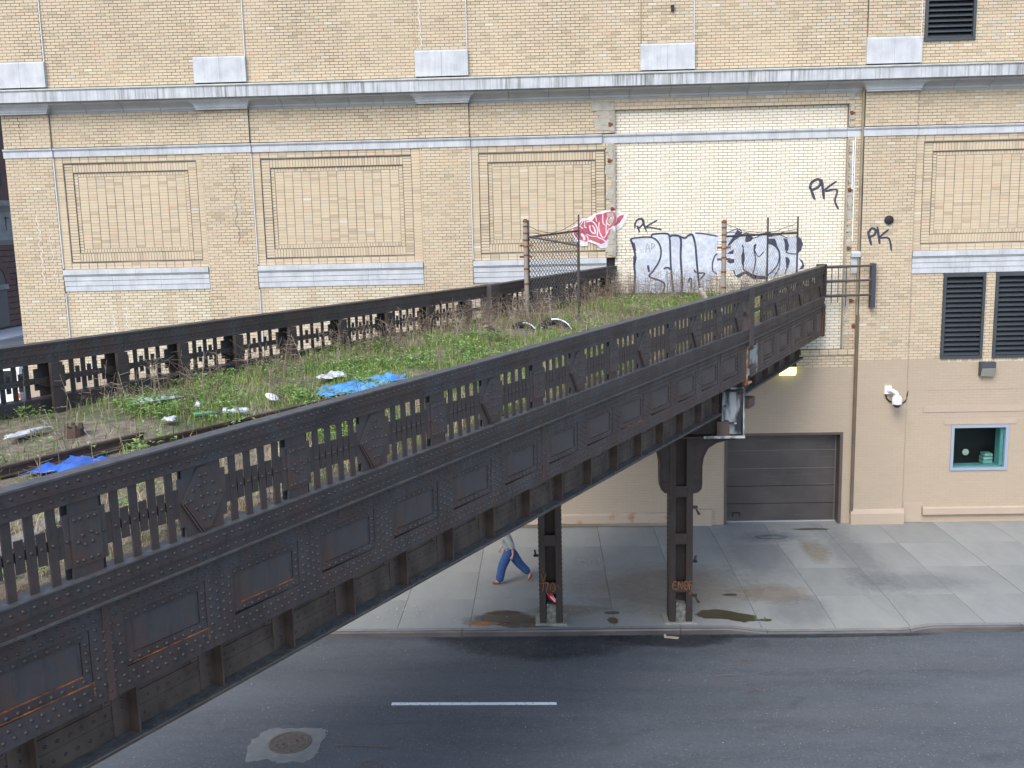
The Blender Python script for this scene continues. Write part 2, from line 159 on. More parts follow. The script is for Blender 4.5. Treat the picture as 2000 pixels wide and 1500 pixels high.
# ------------------------------------------------------------------ mesh helpers
class MB:
    def __init__(s): s.v = []; s.f = []; s.m = []
    def add(s, vs, fs, m=0):
        o = len(s.v); s.v += [tuple(v) for v in vs]; s.f += [[o + i for i in f] for f in fs]; s.m += [m] * len(fs)
    def box(s, x0, x1, y0, y1, z0, z1, m=0):
        s.add([(x0, y0, z0), (x1, y0, z0), (x1, y1, z0), (x0, y1, z0), (x0, y0, z1), (x1, y0, z1), (x1, y1, z1), (x0, y1, z1)],
              [(0, 3, 2, 1), (4, 5, 6, 7), (0, 1, 5, 4), (1, 2, 6, 5), (2, 3, 7, 6), (3, 0, 4, 7)], m)
    def prism_y(s, pts, y0, y1, m=0):      # outline in x,z extruded along y
        n = len(pts); a = sum(pts[i][0] * pts[(i + 1) % n][1] - pts[(i + 1) % n][0] * pts[i][1] for i in range(n))
        if a < 0: pts = pts[::-1]
        s.add([(x, y0, z) for x, z in pts] + [(x, y1, z) for x, z in pts],
              [list(range(n)), list(range(2 * n - 1, n - 1, -1))] + [(i, i + n, (i + 1) % n + n, (i + 1) % n) for i in range(n)], m)
    def prism_x(s, pts, x0, x1, m=0):      # profile in y,z extruded along x
        n = len(pts); a = sum(pts[i][0] * pts[(i + 1) % n][1] - pts[(i + 1) % n][0] * pts[i][1] for i in range(n))
        if a < 0: pts = pts[::-1]
        s.add([(x0, y, z) for y, z in pts] + [(x1, y, z) for y, z in pts],
              [list(range(n - 1, -1, -1)), list(range(n, 2 * n))] + [(i, (i + 1) % n, (i + 1) % n + n, i + n) for i in range(n)], m)
    def prism_z(s, pts, z0, z1, m=0):
        n = len(pts); a = sum(pts[i][0] * pts[(i + 1) % n][1] - pts[(i + 1) % n][0] * pts[i][1] for i in range(n))
        if a < 0: pts = pts[::-1]
        s.add([(x, y, z0) for x, y in pts] + [(x, y, z1) for x, y in pts],
              [list(range(n - 1, -1, -1)), list(range(n, 2 * n))] + [(i, (i + 1) % n, (i + 1) % n + n, i + n) for i in range(n)], m)
    def tube(s, pts, r, n=8, m=0, caps=True):
        pts = [Vector(p) for p in pts]; rs = r if isinstance(r, (list, tuple)) else [r] * len(pts)
        o = len(s.v); up = Vector((0.123, 0.31, 0.94))
        for i, p in enumerate(pts):
            d = (pts[min(i + 1, len(pts) - 1)] - pts[max(i - 1, 0)]).normalized()
            a = d.cross(up)
            if a.length < 0.05: a = d.cross(Vector((1, 0, 0)))
            a.normalize(); b = a.cross(d)
            for k in range(n):
                t = 2 * math.pi * k / n; s.v.append(tuple(p + (a * math.cos(t) + b * math.sin(t)) * rs[i]))
        for i in range(len(pts) - 1):
            for k in range(n):
                k2 = (k + 1) % n
                s.f.append([o + i * n + k, o + (i + 1) * n + k, o + (i + 1) * n + k2, o + i * n + k2]); s.m.append(m)
        if caps:
            s.f.append([o + k for k in range(n)]); s.m.append(m)
            s.f.append([o + (len(pts) - 1) * n + k for k in reversed(range(n))]); s.m.append(m)
    def dome(s, c, axis, r, h, m=0, n=6):
        c = Vector(c); ax = Vector(axis).normalized(); a = ax.orthogonal().normalized(); b = ax.cross(a); o = len(s.v)
        for rr, hh in ((r, 0.0), (r * 0.72, h * 0.68)):
            for k in range(n):
                t = 2 * math.pi * k / n; s.v.append(tuple(c + (a * math.cos(t) + b * math.sin(t)) * rr + ax * hh))
        s.v.append(tuple(c + ax * h))
        for k in range(n):
            k2 = (k + 1) % n
            s.f.append([o + k, o + k2, o + n + k2, o + n + k]); s.m.append(m)
            s.f.append([o + n + k, o + n + k2, o + 2 * n]); s.m.append(m)
    def lathe(s, prof, c=(0, 0, 0), n=20, m=0):
        o = len(s.v)
        for r, z in prof:
            for k in range(n):
                t = 2 * math.pi * k / n; s.v.append((c[0] + r * math.cos(t), c[1] + r * math.sin(t), c[2] + z))
        for i in range(len(prof) - 1):
            for k in range(n):
                k2 = (k + 1) % n; s.f.append([o + i * n + k, o + i * n + k2, o + (i + 1) * n + k2, o + (i + 1) * n + k]); s.m.append(m)
        s.f.append([o + k for k in reversed(range(n))]); s.m.append(m); s.f.append([o + (len(prof) - 1) * n + k for k in range(n)]); s.m.append(m)
    def mesh(s, name, mats, smooth=False, fn=None):
        me = bpy.data.meshes.new(name); vs = [fn(*v) for v in s.v] if fn else s.v
        me.from_pydata(vs, [], s.f)
        for q in (mats if isinstance(mats, (list, tuple)) else [mats]): me.materials.append(q)
        me.polygons.foreach_set('material_index', s.m)
        if smooth: me.polygons.foreach_set('use_smooth', [True] * len(s.f))
        me.update(); return me
    def obj(s, name, mats, parent=None, smooth=False, fn=None, loc=None):
        return link(name, s.mesh(name, mats, smooth, fn), parent, loc)
def link(name, data, parent=None, loc=None, rz=0.0):
    o = bpy.data.objects.new(name, data); COL.objects.link(o)
    if parent is not None: o.parent = parent
    if loc is not None: o.location = loc
    if rz: o.rotation_euler = (0, 0, rz)
    return o
def tag(o, label=None, cat=None, group=None, kind=None):
    if label: o['label'] = label
    if cat: o['category'] = cat
    if group: o['group'] = group
    if kind: o['kind'] = kind
    return o
def thing(name, label, cat, loc=(0, 0, 0), rz=0.0, group=None):
    return tag(link(name, None, None, loc, rz), label, cat, group)
def np_mesh(name, V, Q, mats, tone=None, mi=None):          # quads (or tris) from numpy
    me = bpy.data.meshes.new(name); nv, nf, k = len(V), len(Q), Q.shape[1]
    me.vertices.add(nv); me.vertices.foreach_set('co', np.ascontiguousarray(V, dtype=np.float32).ravel())
    me.loops.add(nf * k); me.loops.foreach_set('vertex_index', np.ascontiguousarray(Q, dtype=np.int32).ravel())
    me.polygons.add(nf); me.polygons.foreach_set('loop_start', np.arange(0, nf * k, k, dtype=np.int32))
    for q in (mats if isinstance(mats, (list, tuple)) else [mats]): me.materials.append(q)
    if mi is not None: me.polygons.foreach_set('material_index', np.asarray(mi, dtype=np.int32))
    if tone is not None:
        a = me.attributes.new('tone', 'FLOAT', 'FACE'); a.data.foreach_set('value', np.asarray(tone, dtype=np.float32))
    me.update(calc_edges=True); me.validate(); me.shade_flat(); return me
def smoothstep(a, b, x):
    t = min(1, max(0, (x - a) / (b - a))); return t * t * (3 - 2 * t)
def px(P):                                                   # projected size helper: picture width fraction per metre
    v = Vector(P) - CLOC; z = v.dot(CF); return (v.dot(CR) / z, v.dot(CD_) / z, z)
def inview(P):
    a, b, z = px(P); return z > 0 and abs(a) < 0.513 and abs(b) < 0.385
# ================================================================== THE GROUND
def dip(x, y):                                               # the dropped crossing in front of the garage
    s = smoothstep(4.3, 5.5, x) * (1 - smoothstep(8.7, 9.5, x)); return -0.10 * s * smoothstep(-6.2, -8.2, y)
mb = MB(); n = 24
mb.add([(-400, -400, -0.16), (400, -400, -0.16), (400, 500, -0.16), (-400, 500, -0.16)], [(0, 1, 2, 3)])
tag(mb.obj('road', M_ASPH), kind='structure')
mb = MB(); mb.box(-17.6, 60, -8.2, 0.6, -0.3, -0.135); mb.box(-60, -17.6, -8.2, 0.6, -0.3, -0.135)
walk = tag(mb.obj('sidewalk', M_BED), kind='structure')
XS = [-3.85 + 1.83 * k for k in range(-9, 14)]; YS = [0.1, -2.0, -4.15, -6.3, -8.2]
shared_slab = {}
for i in range(len(XS) - 1):
    for j in range(4):
        x0, x1, y1, y0 = XS[i], XS[i + 1], YS[j], YS[j + 1]
        g = 0.006; cx, cy = (x0 + x1) / 2, (y0 + y1) / 2; flat = j != 3 or x1 < 4.3 or x0 > 9.6
        key = (j,) if flat else (i, j)
        if key not in shared_slab:
            mb = MB(); N = 1 if flat else 5; ax = np.linspace(x0 + g, x1 - g, N + 1); ay = np.linspace(y0 + g, y1 - g, N + 1)
            vs = [(x - cx, y - cy, dip(x, y) if not flat else 0.0) for y in ay for x in ax]
            fs = [(b * (N + 1) + a, b * (N + 1) + a + 1, (b + 1) * (N + 1) + a + 1, (b + 1) * (N + 1) + a) for b in range(N) for a in range(N)]
            mb.add(vs, fs)
            rim = [b for b in range(N + 1)] + [a * (N + 1) + N for a in range(1, N + 1)] + [N * (N + 1) + b for b in range(N - 1, -1, -1)] + [a * (N + 1) for a in range(N - 1, 0, -1)]
            o = len(mb.v); mb.v += [(mb.v[q][0], mb.v[q][1], -0.15) for q in rim]
            for q in range(len(rim)):
                q2 = (q + 1) % len(rim); mb.f.append([rim[q], o + q, o + q2, rim[q2]]); mb.m.append(0)
            shared_slab[key] = mb.mesh('slab', M_CONC)
        link('slab', shared_slab[key], walk, (cx, cy, random.uniform(-0.003, 0.002)))
# kerb: separate lengths, dropped at the crossing
kj = [-34, -26.5, -21.6, -16.7, -11.9, -7.1, -2.2, 3.25, 5.4, 8.9, 11.6, 16.4, 21.2]
mb = MB(); mb.box(-34, 21.2, -8.36, -8.21, -0.3, -0.145); kerb = tag(mb.obj('kerb', M_BED), kind='structure')
for a, b in zip(kj[:-1], kj[1:]):
    mb = MB(); N = 10; o = 0; prof = [(-8.198, 0.0), (-8.34, 0.0), (-8.372, -0.012), (-8.388, -0.045), (-8.394, -0.17)]
    xs = np.linspace(a + 0.006, b - 0.006, N + 1); k = len(prof)
    for x in xs:
        d = 1.12 * dip(x, -8.2) 
        mb.v += [(x, y, max(z + d, -0.17) if z > -0.1 else z) for y, z in prof]
    for i in range(N):
        for q in range(k - 1):
            mb.f.append([i * k + q, i * k + q + 1, (i + 1) * k + q + 1, (i + 1) * k + q]); mb.m.append(1 if q == 0 else 0)
    mb.f.append(list(range(k - 1, -1, -1))); mb.m.append(0); mb.f.append([N * k + q for q in range(k)]); mb.m.append(0)
    mb.obj('kerb_stone', [M_KERB, M_PATCH], kerb, smooth=False)
mb = MB(); mb.add([(-3.45, -11.95, -0.155), (0.12, -11.99, -0.155), (0.12, -11.865, -0.155), (-3.45, -11.825, -0.155)], [(0, 1, 2, 3)])
tag(mb.obj('lane_marking', M_LANE), kind='structure')
# soft-edged marks on the ground: fan sheets whose wetness fades to the rim
def stain_mat(name, c, rough, opac, spec=0.5, edge=0.55):
    mt, t, p = new_mat(name); p.inputs['Base Color'].default_value = (*c, 1); p.inputs['Roughness'].default_value = rough; p.inputs['Specular IOR Level'].default_value = spec
    tr = t.nodes.new('ShaderNodeBsdfTransparent'); mx = t.nodes.new('ShaderNodeMixShader')
    ad = t.nodes.new('ShaderNodeMath'); ad.operation = 'ADD'; t.links.new(attr(t, 'fade'), ad.inputs[0])
    t.links.new(mr(t, nse(t, 5.0, 6, rough=0.65), 0.3, 0.7, -0.3, 0.3), ad.inputs[1])
    t.links.new(mr(t, ad.outputs[0], 0.5 - edge / 2, 0.5 + edge / 2, 0.0, opac), mx.inputs[0])
    t.links.new(tr.outputs[0], mx.inputs[1]); t.links.new(p.outputs[0], mx.inputs[2])
    t.links.new(mx.outputs[0], t.nodes['Material Output'].inputs[0]); return mt
def stain(name, poly, z, mt, grow=1.25):
    P = np.array(poly, float); c = P.mean(0)
    Q = []
    for i in range(len(P)):
        for s in np.linspace(0, 1, 4, endpoint=False): Q.append(P[i] * (1 - s) + P[(i + 1) % len(P)] * s)
    Q = np.array(Q); nq = len(Q); rings = [0.25, 0.6, 0.85, 1.0, grow]; fade = [1, 1, 0.9, 0.5, 0.0]
    V = [(c[0], c[1], z)]; F = [1.0]
    for r, f in zip(rings, fade):
        for q in Q: p = c + (q - c) * r; V.append((p[0], p[1], z + dip(p[0], p[1]) * (z > -0.05))); F.append(f)
    fs = [(0, 1 + k, 1 + (k + 1) % nq) for k in range(nq)]
    for i in range(len(rings) - 1):
        for k in range(nq): fs.append((1 + i * nq + k, 1 + (i + 1) * nq + k, 1 + (i + 1) * nq + (k + 1) % nq, 1 + i * nq + (k + 1) % nq))
    me = bpy.data.meshes.new(name); me.from_pydata(V, [], fs); me.materials.append(mt)
    a = me.attributes.new('fade', 'FLOAT', 'POINT'); a.data.foreach_set('value', F)
    return tag(link(name, me), kind='structure')
MS_WET = stain_mat('wet_asphalt', (0.032, 0.035, 0.038), 0.55, 0.55, 0.3, edge=1.1)
MS_PUD = stain_mat('brown_puddle', (0.055, 0.046, 0.024), 0.2, 0.9, edge=0.35)
MS_BRN = stain_mat('brown_stain', (0.085, 0.065, 0.045), 0.6, 0.7, edge=0.8)
MS_RST = stain_mat('rust_stain', (0.45, 0.17, 0.03), 0.9, 0.6, edge=0.8)
MS_GRY = stain_mat('grey_stain', (0.17, 0.18, 0.20), 0.85, 0.26, edge=1.2)
MS_TAN = stain_mat('tan_stain', (0.27, 0.19, 0.11), 0.9, 0.38, edge=1.3)
MS_DRY = stain_mat('pale_wear', (0.17, 0.18, 0.19), 0.85, 0.35, edge=1.0)
def ell(cx, cy, rx, ry, n=9, j=0.25): return [(cx + rx * math.cos(t) * (1 + random.uniform(-j, j)), cy + ry * math.sin(t) * (1 + random.uniform(-j, j))) for t in np.linspace(0, 2 * math.pi, n, endpoint=False)]
stain('wet_patch', [(-2.9, -8.42), (2.0, -8.42), (1.9, -9.0), (1.2, -9.5), (-0.2, -9.75), (-1.4, -9.45), (-2.4, -8.9)], -0.154, MS_WET, 1.25)
stain('wet_patch', [(1.4, -8.42), (4.6, -8.42), (4.1, -8.95), (3.2, -9.15), (2.0, -8.95)], -0.150, MS_WET, 1.25)
stain('wet_patch', [(3.8, -8.45), (9.4, -8.45), (9.2, -8.58), (6.5, -8.66), (4.2, -8.6)], -0.146, MS_WET, 1.1)
stain('puddle', [(3.75, -7.55), (3.95, -7.22), (4.4, -7.18), (4.9, -7.35), (5.3, -7.45), (5.25, -7.75), (4.9, -7.95), (4.4, -7.8), (3.95, -7.78)], 0.006, MS_PUD, 1.1)
stain('puddle', ell(5.48, -7.72, 0.2, 0.07), 0.010, MS_PUD, 1.2)
stain('puddle', ell(4.9, -6.17, 0.22, 0.09), 0.006, MS_PUD, 1.2)
stain('puddle', ell(1.62, -7.33, 0.26, 0.12), 0.006, MS_PUD, 1.15)
stain('puddle', ell(1.6, -7.85, 0.13, 0.25), 0.010, MS_PUD, 1.15)
stain('puddle', ell(-1.2, -7.25, 0.42, 0.15), 0.006, MS_BRN, 1.2)
stain('stain', ell(-1.0, -7.65, 0.75, 0.42), 0.010, MS_BRN, 1.25)
stain('stain', ell(-0.6, -8.05, 0.75, 0.2), 0.014, MS_BRN, 1.25)
stain('stain', ell(-1.75, -7.98, 0.42, 0.12), 0.018, MS_RST, 1.35)
stain('stain', ell(-2.0, -7.75, 0.3, 0.2), 0.022, MS_GRY, 1.3)
stain('stain', ell(0.5, -7.1, 0.9, 0.35), 0.006, MS_TAN, 1.3)
stain('stain', ell(6.0, -6.1, 0.9, 0.5), 0.006, MS_TAN, 1.4)
stain('stain', ell(8.05, -2.6, 0.35, 0.9), 0.006, MS_TAN, 1.4)
stain('stain', ell(7.0, -1.3, 0.9, 0.5), 0.010, MS_GRY, 1.4)
stain('stain', ell(9.1, -3.4, 0.55, 2.6, 14, 0.12), 0.014, MS_GRY, 1.7); stain('stain', ell(10.1, -5.4, 1.3, 0.6, 12, 0.12), 0.0145, MS_GRY, 1.6)
stain('stain', ell(6.3, -2.6, 0.8, 2.0, 14, 0.12), 0.014, MS_GRY, 1.7); stain('stain', ell(3.3, -5.6, 1.9, 1.5, 14, 0.12), 0.0135, MS_TAN, 1.5)
stain('stain', ell(8.6, -0.55, 0.55, 0.12), 0.018, MS_BRN, 1.3)
stain('stain', ell(6.6, -7.2, 0.7, 0.7), 0.018, MS_GRY, 1.4)
for cx, cy, rx, ry in ((-4.5, -9.9, 1.6, 0.35), (9.0, -12.6, 6.0, 0.5), (1.0, -10.8, 5.0, 0.45), (-4.5, -12.4, 2.6, 0.35), (10.0, -10.2, 5.0, 0.4)): stain('worn_band', ell(cx, cy, rx, ry, 12), -0.153, MS_DRY, 1.5)
# chips and droppings scattered on the ground, too small to count
V = []; Q = []
for x0, x1, y0, y1, z, nn, sz in ((-5, 12, -8.3, -0.5, 0.028, 60, 0.015), (-4, 4, -8.1, -5.5, 0.028, 60, 0.02), (-9, 14, -15, -8.6, -0.143, 60, 0.016), (-4.6, -3.2, -8.1, -6.6, 0.028, 24, 0.03), (0.9, 1.8, -3.8, -3.2, 0.028, 60, 0.025)):
    for _ in range(nn):
        x, y = random.uniform(x0, x1), random.uniform(y0, y1); s = sz * random.uniform(0.5, 1.5); a = random.uniform(0, 6.28); o = len(V)
        zz = z + dip(x, y) * (z > 0)
        for k in range(4): V.append((x + s * math.cos(a + k * 1.57) * (1 if k % 2 else 0.6), y + s * math.sin(a + k * 1.57), zz))
        Q.append((o, o + 1, o + 2, o + 3))
tag(link('specks', np_mesh('specks', np.array(V), np.array(Q), M('chalky_specks', (0.42, 0.42, 0.41), None, rough=0.9))), kind='stuff')
n_ = 5200; gx, gy = rng.uniform(-9, 15, n_), rng.uniform(-15.2, -8.6, n_); gs = rng.uniform(0.006, 0.017, n_); ga = rng.uniform(0, 6.283, n_)
GV = np.stack([np.stack([gx + gs * np.cos(ga + k * 1.571), gy + gs * np.sin(ga + k * 1.571), np.full(n_, -0.1525)], 1) for k in range(4)], 1).reshape(-1, 3)
tag(link('grit', np_mesh('grit', GV, np.arange(4 * n_).reshape(-1, 4), M('pale_grit', (0.14, 0.15, 0.16), (0.30, 0.31, 0.32), 3, 0.9))), kind='stuff')
# manhole in its concrete patch
poly = [(-5.95, -14.21), (-6.08, -13.64), (-6.06, -13.38), (-5.97, -13.27), (-5.96, -13.1), (-5.82, -12.95), (-5.71, -12.91), (-5.46, -12.94), (-5.13, -12.91), (-4.75, -12.93), (-4.62, -13.01), (-4.61, -13.23), (-4.62, -13.47), (-4.61, -13.75), (-4.62, -13.94), (-4.72, -14.14), (-4.82, -14.23), (-5.05, -14.21), (-5.31, -14.24), (-5.45, -14.19), (-5.53, -14.1), (-5.74, -14.17)]
PP = []
for i in range(len(poly)):
    a, b = poly[i], poly[(i + 1) % len(poly)]
    for s in (0, 0.33, 0.66): PP.append((a[0] * (1 - s) + b[0] * s + random.uniform(-0.03, 0.03), a[1] * (1 - s) + b[1] * s + random.uniform(-0.025, 0.025)))
mb = MB(); mb.prism_z(PP, -0.17, -0.152); tag(mb.obj('road_patch', M_PATCH), kind='structure')
mh = thing('manhole_cover', 'round rusty iron manhole cover set in a pale concrete patch', 'manhole cover', (-5.26, -13.5, -0.152))
M_MH = M('worn_iron_cover', (0.10, 0.085, 0.075), (0.17, 0.145, 0.125), 12, 0.6, 0.3)
mb = MB(); mb.lathe([(0.43, -0.01), (0.43, 0.012), (0.385, 0.014), (0.38, -0.004)], n=40); mb.obj('frame', M_MH, mh)
mb = MB(); mb.lathe([(0.37, -0.006), (0.37, 0.004), (0.35, 0.009), (0.335, 0.004)], n=40)
for rr, nn, l in ((0.27, 26, 0.07), (0.15, 14, 0.06)):
    for k in range(nn):
        t = 2 * math.pi * k / nn; c, s = math.cos(t), math.sin(t); wd = 0.014
        q = [(rr - l / 2, -wd), (rr + l / 2, -wd), (rr + l / 2, wd), (rr - l / 2, wd)]
        mb.prism_z([(x * c - y * s, x * s + y * c) for x, y in q], 0.003, 0.012)
mb.dome((0, 0, 0.004), (0, 0, 1), 0.04, 0.01, n=10); mb.obj('cover', M_MH, mh)
for x, y in ((0.13, 0.04), (-0.1, -0.08)):
    mb = MB(); mb.lathe([(0.022, 0.004), (0.022, 0.0125)], (x, y, 0), n=10); mb.obj('pick_hole', M_BLACK, mh)

UTIL = [[(-4.32, -13.61), (-3.85, -13.64), (-3.12, -13.72)], [(-3.71, -14.4), (-3.62, -14.23), (-3.45, -14.2), (-3.28, -14.31), (-3.29, -14.44), (-3.52, -14.4), (-3.69, -14.27)], [(4.26, -9.92), (4.37, -9.86), (4.41, -10.0), (4.48, -9.89), (4.61, -9.87), (4.65, -9.98), (4.56, -10.08)], [(4.28, -11.48), (4.47, -11.38), (4.61, -11.48), (4.74, -11.39)], [(3.69, -10.73), (4.33, -10.69)]]
MK = M('orange_chalk', (0.30, 0.15, 0.09), (0.12, 0.10, 0.09), 9, 0.9)
for pts in UTIL:
    mb = MB(); w2 = 0.012; vs = []
    for i, (x, y) in enumerate(pts):
        a, b = pts[max(i - 1, 0)], pts[min(i + 1, len(pts) - 1)]; l = math.hypot(b[0] - a[0], b[1] - a[1]) or 1; nx, ny = -(b[1] - a[1]) / l * w2, (b[0] - a[0]) / l * w2
        vs += [(x + nx, y + ny, -0.142), (x - nx, y - ny, -0.142)]
    mb.add(vs, [(2 * i, 2 * i + 1, 2 * i + 3, 2 * i + 2) for i in range(len(pts) - 1)]); tag(mb.obj('utility_mark', MK), kind='structure')
# ================================================================== THE BRICK BUILDING
B = thing('brick_building', 'long tan brick warehouse with pale stone bands behind the iron viaduct', 'building', (0, 0, 0))
BL, BH, JT = 0.2775, 0.0925, 0.0158                     # brick pitch, course height, joint
fields = {'tan': [], 'cream': [], 'paint': [], 'light': []}
slab_mb = {'tan': MB(), 'cream': MB(), 'paint': MB(), 'light': MB()}
def field(kind, x0, x1, z0, z1, y, bond='run', holes=(), slab=True, lightwin=(), stone=None):
    """bricks laid over a rectangle of wall; each brick stands proud of the mortar bed"""
    out = fields[kind]; jd = 0.002 if kind == 'paint' else (0.006 if bond == 'stack' else 0.008); jx = 0.010 if bond == 'stack' else JT / 2
    if slab:
        # mortar bed, split round the holes
        rects = [(x0, x1, z0, z1)]
        for hx0, hx1, hz0, hz1 in holes:
            nr = []
            for a, b, c, d in rects:
                if hx1 <= a or hx0 >= b or hz1 <= c or hz0 >= d: nr.append((a, b, c, d)); continue
                if hx0 > a: nr.append((a, hx0, c, d))
                if hx1 < b: nr.append((hx1, b, c, d))
                if hz0 > c: nr.append((max(a, hx0), min(b, hx1), c, hz0))
                if hz1 < d: nr.append((max(a, hx0), min(b, hx1), hz1, d))
            rects = nr
        for a, b, c, d in rects: slab_mb[kind].box(a, b, y + jd, 0.46, c, d)
    j = 0.0035 if kind == 'paint' else JT / 2
    if kind == 'paint': jx = j
    if bond == 'soldier': bw, bh = BH, z1 - z0
    elif bond == 'sidestack': bw, bh = x1 - x0, BH
    else: bw, bh = BL, BH
    nr = max(1, round((z1 - z0) / bh)); hh = (z1 - z0) / nr
    for r in range(nr):
        za, zb = z0 + r * hh, z0 + (r + 1) * hh
        if bond == 'run':
            ox = math.floor(x0 / bw) * bw + (bw / 2 if r % 2 else 0)
            xs = np.arange(ox - bw, x1 + bw, bw)
        else:
            nc = max(1, round((x1 - x0) / bw)); xs = np.linspace(x0, x1, nc + 1)
        for a, b in zip(xs[:-1], xs[1:]):
            a, b = max(a, x0), min(b, x1)
            if b - a < 0.05: continue
            segs = [(a, b)]
            for hx0, hx1, hz0, hz1 in holes:
                if hz0 < (za + zb) / 2 < hz1:
                    ns = []
                    for p, q in segs:
                        if hx1 <= p or hx0 >= q: ns.append((p, q)); continue
                        if hx0 > p: ns.append((p, hx0))
                        if hx1 < q: ns.append((hx1, q))
                    segs = ns
            for p, q in segs:
                if q - p < 0.045: continue
                dest = out
                for lx0, lx1, lz0, lz1 in lightwin:
                    if lx0 < (p + q) / 2 < lx1 and lz0 < (za + zb) / 2 < lz1: dest = fields['light']
                dest.append((p + jx, q - jx, za + (j if bond != 'stack' else 0.004), zb - (j if bond != 'stack' else 0.004), y + random.uniform(-0.0025, 0.0025) * (0.3 if kind == 'paint' else 1), jd))
PIL = [(-17.05, -15.52), (-10.75, -9.17), (-3.82, -2.24), (3.13, 4.73), (10.0, 11.6), (16.95, 18.6)]
Z_P, Z_S0, Z_S1, Z_C0, Z_C1 = 5.42, 12.42, 12.72, 13.74, 14.56
TOP = 18.4; YB = 0.07
GAR = (5.84, 9.62, -0.2, 3.07); L1 = (12.64, 13.95, 5.42, 8.16); L2 = (14.27, 15.58, 5.42, 8.16); LT = (11.72, 13.24, 15.2, 17.6); WIN = (13.11, 14.93, 1.74, 3.24)
for i, (a, b) in enumerate(PIL):
    if i != 3:
        field('paint', a, b, 0.0 if i < 4 else 0.5, Z_P, 0.0)
        field('tan', a, b, Z_P, Z_S0, 0.0); field('tan', a, b, Z_S1, Z_C0, 0.0)
    field('tan', a, b, 15.36, TOP, 0.0)
ups = [(-15.52, -10.75), (-9.17, -3.82), (-2.24, 3.13), (4.73, 10.0), (11.6, 16.95)]
for k, (a, b) in enumerate(ups): field('tan', a, b, Z_C1, TOP, YB, holes=[LT] if k == 4 else ())
bays = [(-15.52, -10.75, -15.22, -10.95), (-9.17, -3.82, -8.88, -4.1), (-2.24, 2.29, -1.97, 1.98), (11.6, 16.95, 11.86, 16.7)]
for k, (a, b, p0, p1) in enumerate(bays):
    field('tan', a, b, Z_S1, Z_C0, YB)
    O = (p0, p1, 9.1, 12.2); I = (p0 + 0.28, p1 - 0.28, 9.38, 11.92); I2 = (I[0] + 0.135, I[1] - 0.135, I[2] + 0.135, I[3] - 0.135)
    field('tan', a, b, 8.87, Z_S0, YB, 'stack', holes=[O])
    for z0, z1 in ((O[2], I[2]), (I[3], O[3])): field('tan', I[0], I[1], z0, z1, YB + 0.02, 'soldier')
    for x0, x1 in ((O[0], I[0]), (I[1], O[1])): field('tan', x0, x1, O[2], O[3], YB + 0.02, 'sidestack')
    for z0, z1 in ((I[2], I2[2]), (I2[3], I[3])): field('tan', I2[0], I2[1], z0, z1, YB + 0.045, 'soldier')
    for x0, x1 in ((I[0], I2[0]), (I2[1], I[1])): field('tan', x0, x1, I[2], I[3], YB + 0.045, 'sidestack')
    field('tan', *I2[:2], *I2[2:], YB + 0.055, 'stack')
    lw = [(a + 0.3 + 1.62 * q, a + 1.58 + 1.62 * q, Z_P, 8.16) for q in range(3)]
    if k == 3: field('tan', a, b, Z_P, 8.16, YB, holes=[L1, L2, (15.9, 17.2, Z_P, 8.16)]); field('paint', a, b, 0.0, Z_P, YB, holes=[WIN])
    else: field('tan', a, b, Z_P, 8.16, YB, lightwin=lw); field('paint', a, b, 0.0, Z_P, YB)
# the old railway opening, bricked up in cream
field('cream', 2.29, 9.52, 5.70, Z_S0, 0.2); field('cream', 2.29, 9.52, Z_S1, 13.42, 0.2)
field('tan', 2.29, 10.0, 13.42, Z_C0, YB); field('tan', 9.52, 10.0, 5.70, Z_S0, YB); field('tan', 9.52, 10.0, Z_S1, 13.42, YB)
field('tan', 2.29, 10.0, 5.2, 5.66, YB); field('paint', 2.29, 10.0, 0.0, 5.2, YB, holes=[GAR])
field('tan', 8.2, 9.98, 5.62, 5.79, 0.02, 'stack')
field('light', 13.9, 15.9, 5.30, 5.42, 0.07, 'soldier', slab=True); field('light', 12.6, 13.9, 5.30, 5.42, 0.07, 'soldier')
for kind, mt in (('tan', M_MORT), ('cream', M_MORTC), ('paint', M_MORTP), ('light', M_MORTL)):
    if slab_mb[kind].v: slab_mb[kind].obj('mortar_bed', mt, B)
def shapes_to_np(L):
    A = np.array(L, dtype=np.float64); x0, x1, z0, z1, y, jd = A.T; n = len(A); yb = y + jd + 0.001
    V = np.empty((n, 8, 3))
    for k, (xx, yy, zz) in enumerate(((x0, y, z0), (x1, y, z0), (x1, y, z1), (x0, y, z1), (x0, yb, z0), (x1, yb, z0), (x1, yb, z1), (x0, yb, z1))):
        V[:, k, 0] = xx; V[:, k, 1] = yy; V[:, k, 2] = zz
    V[:, :4, 0] += np.where(np.array([1, 0, 0, 1]), 0.001, -0.001); V[:, :4, 2] += np.where(np.array([1, 1, 0, 0]), 0.001, -0.001)
    q = np.array([(0, 1, 2, 3), (0, 4, 5, 1), (1, 5, 6, 2), (2, 6, 7, 3), (3, 7, 4, 0)])
    Q = (q[None] + (np.arange(n) * 8)[:, None, None]).reshape(-1, 4); return V.reshape(-1, 3), Q, n
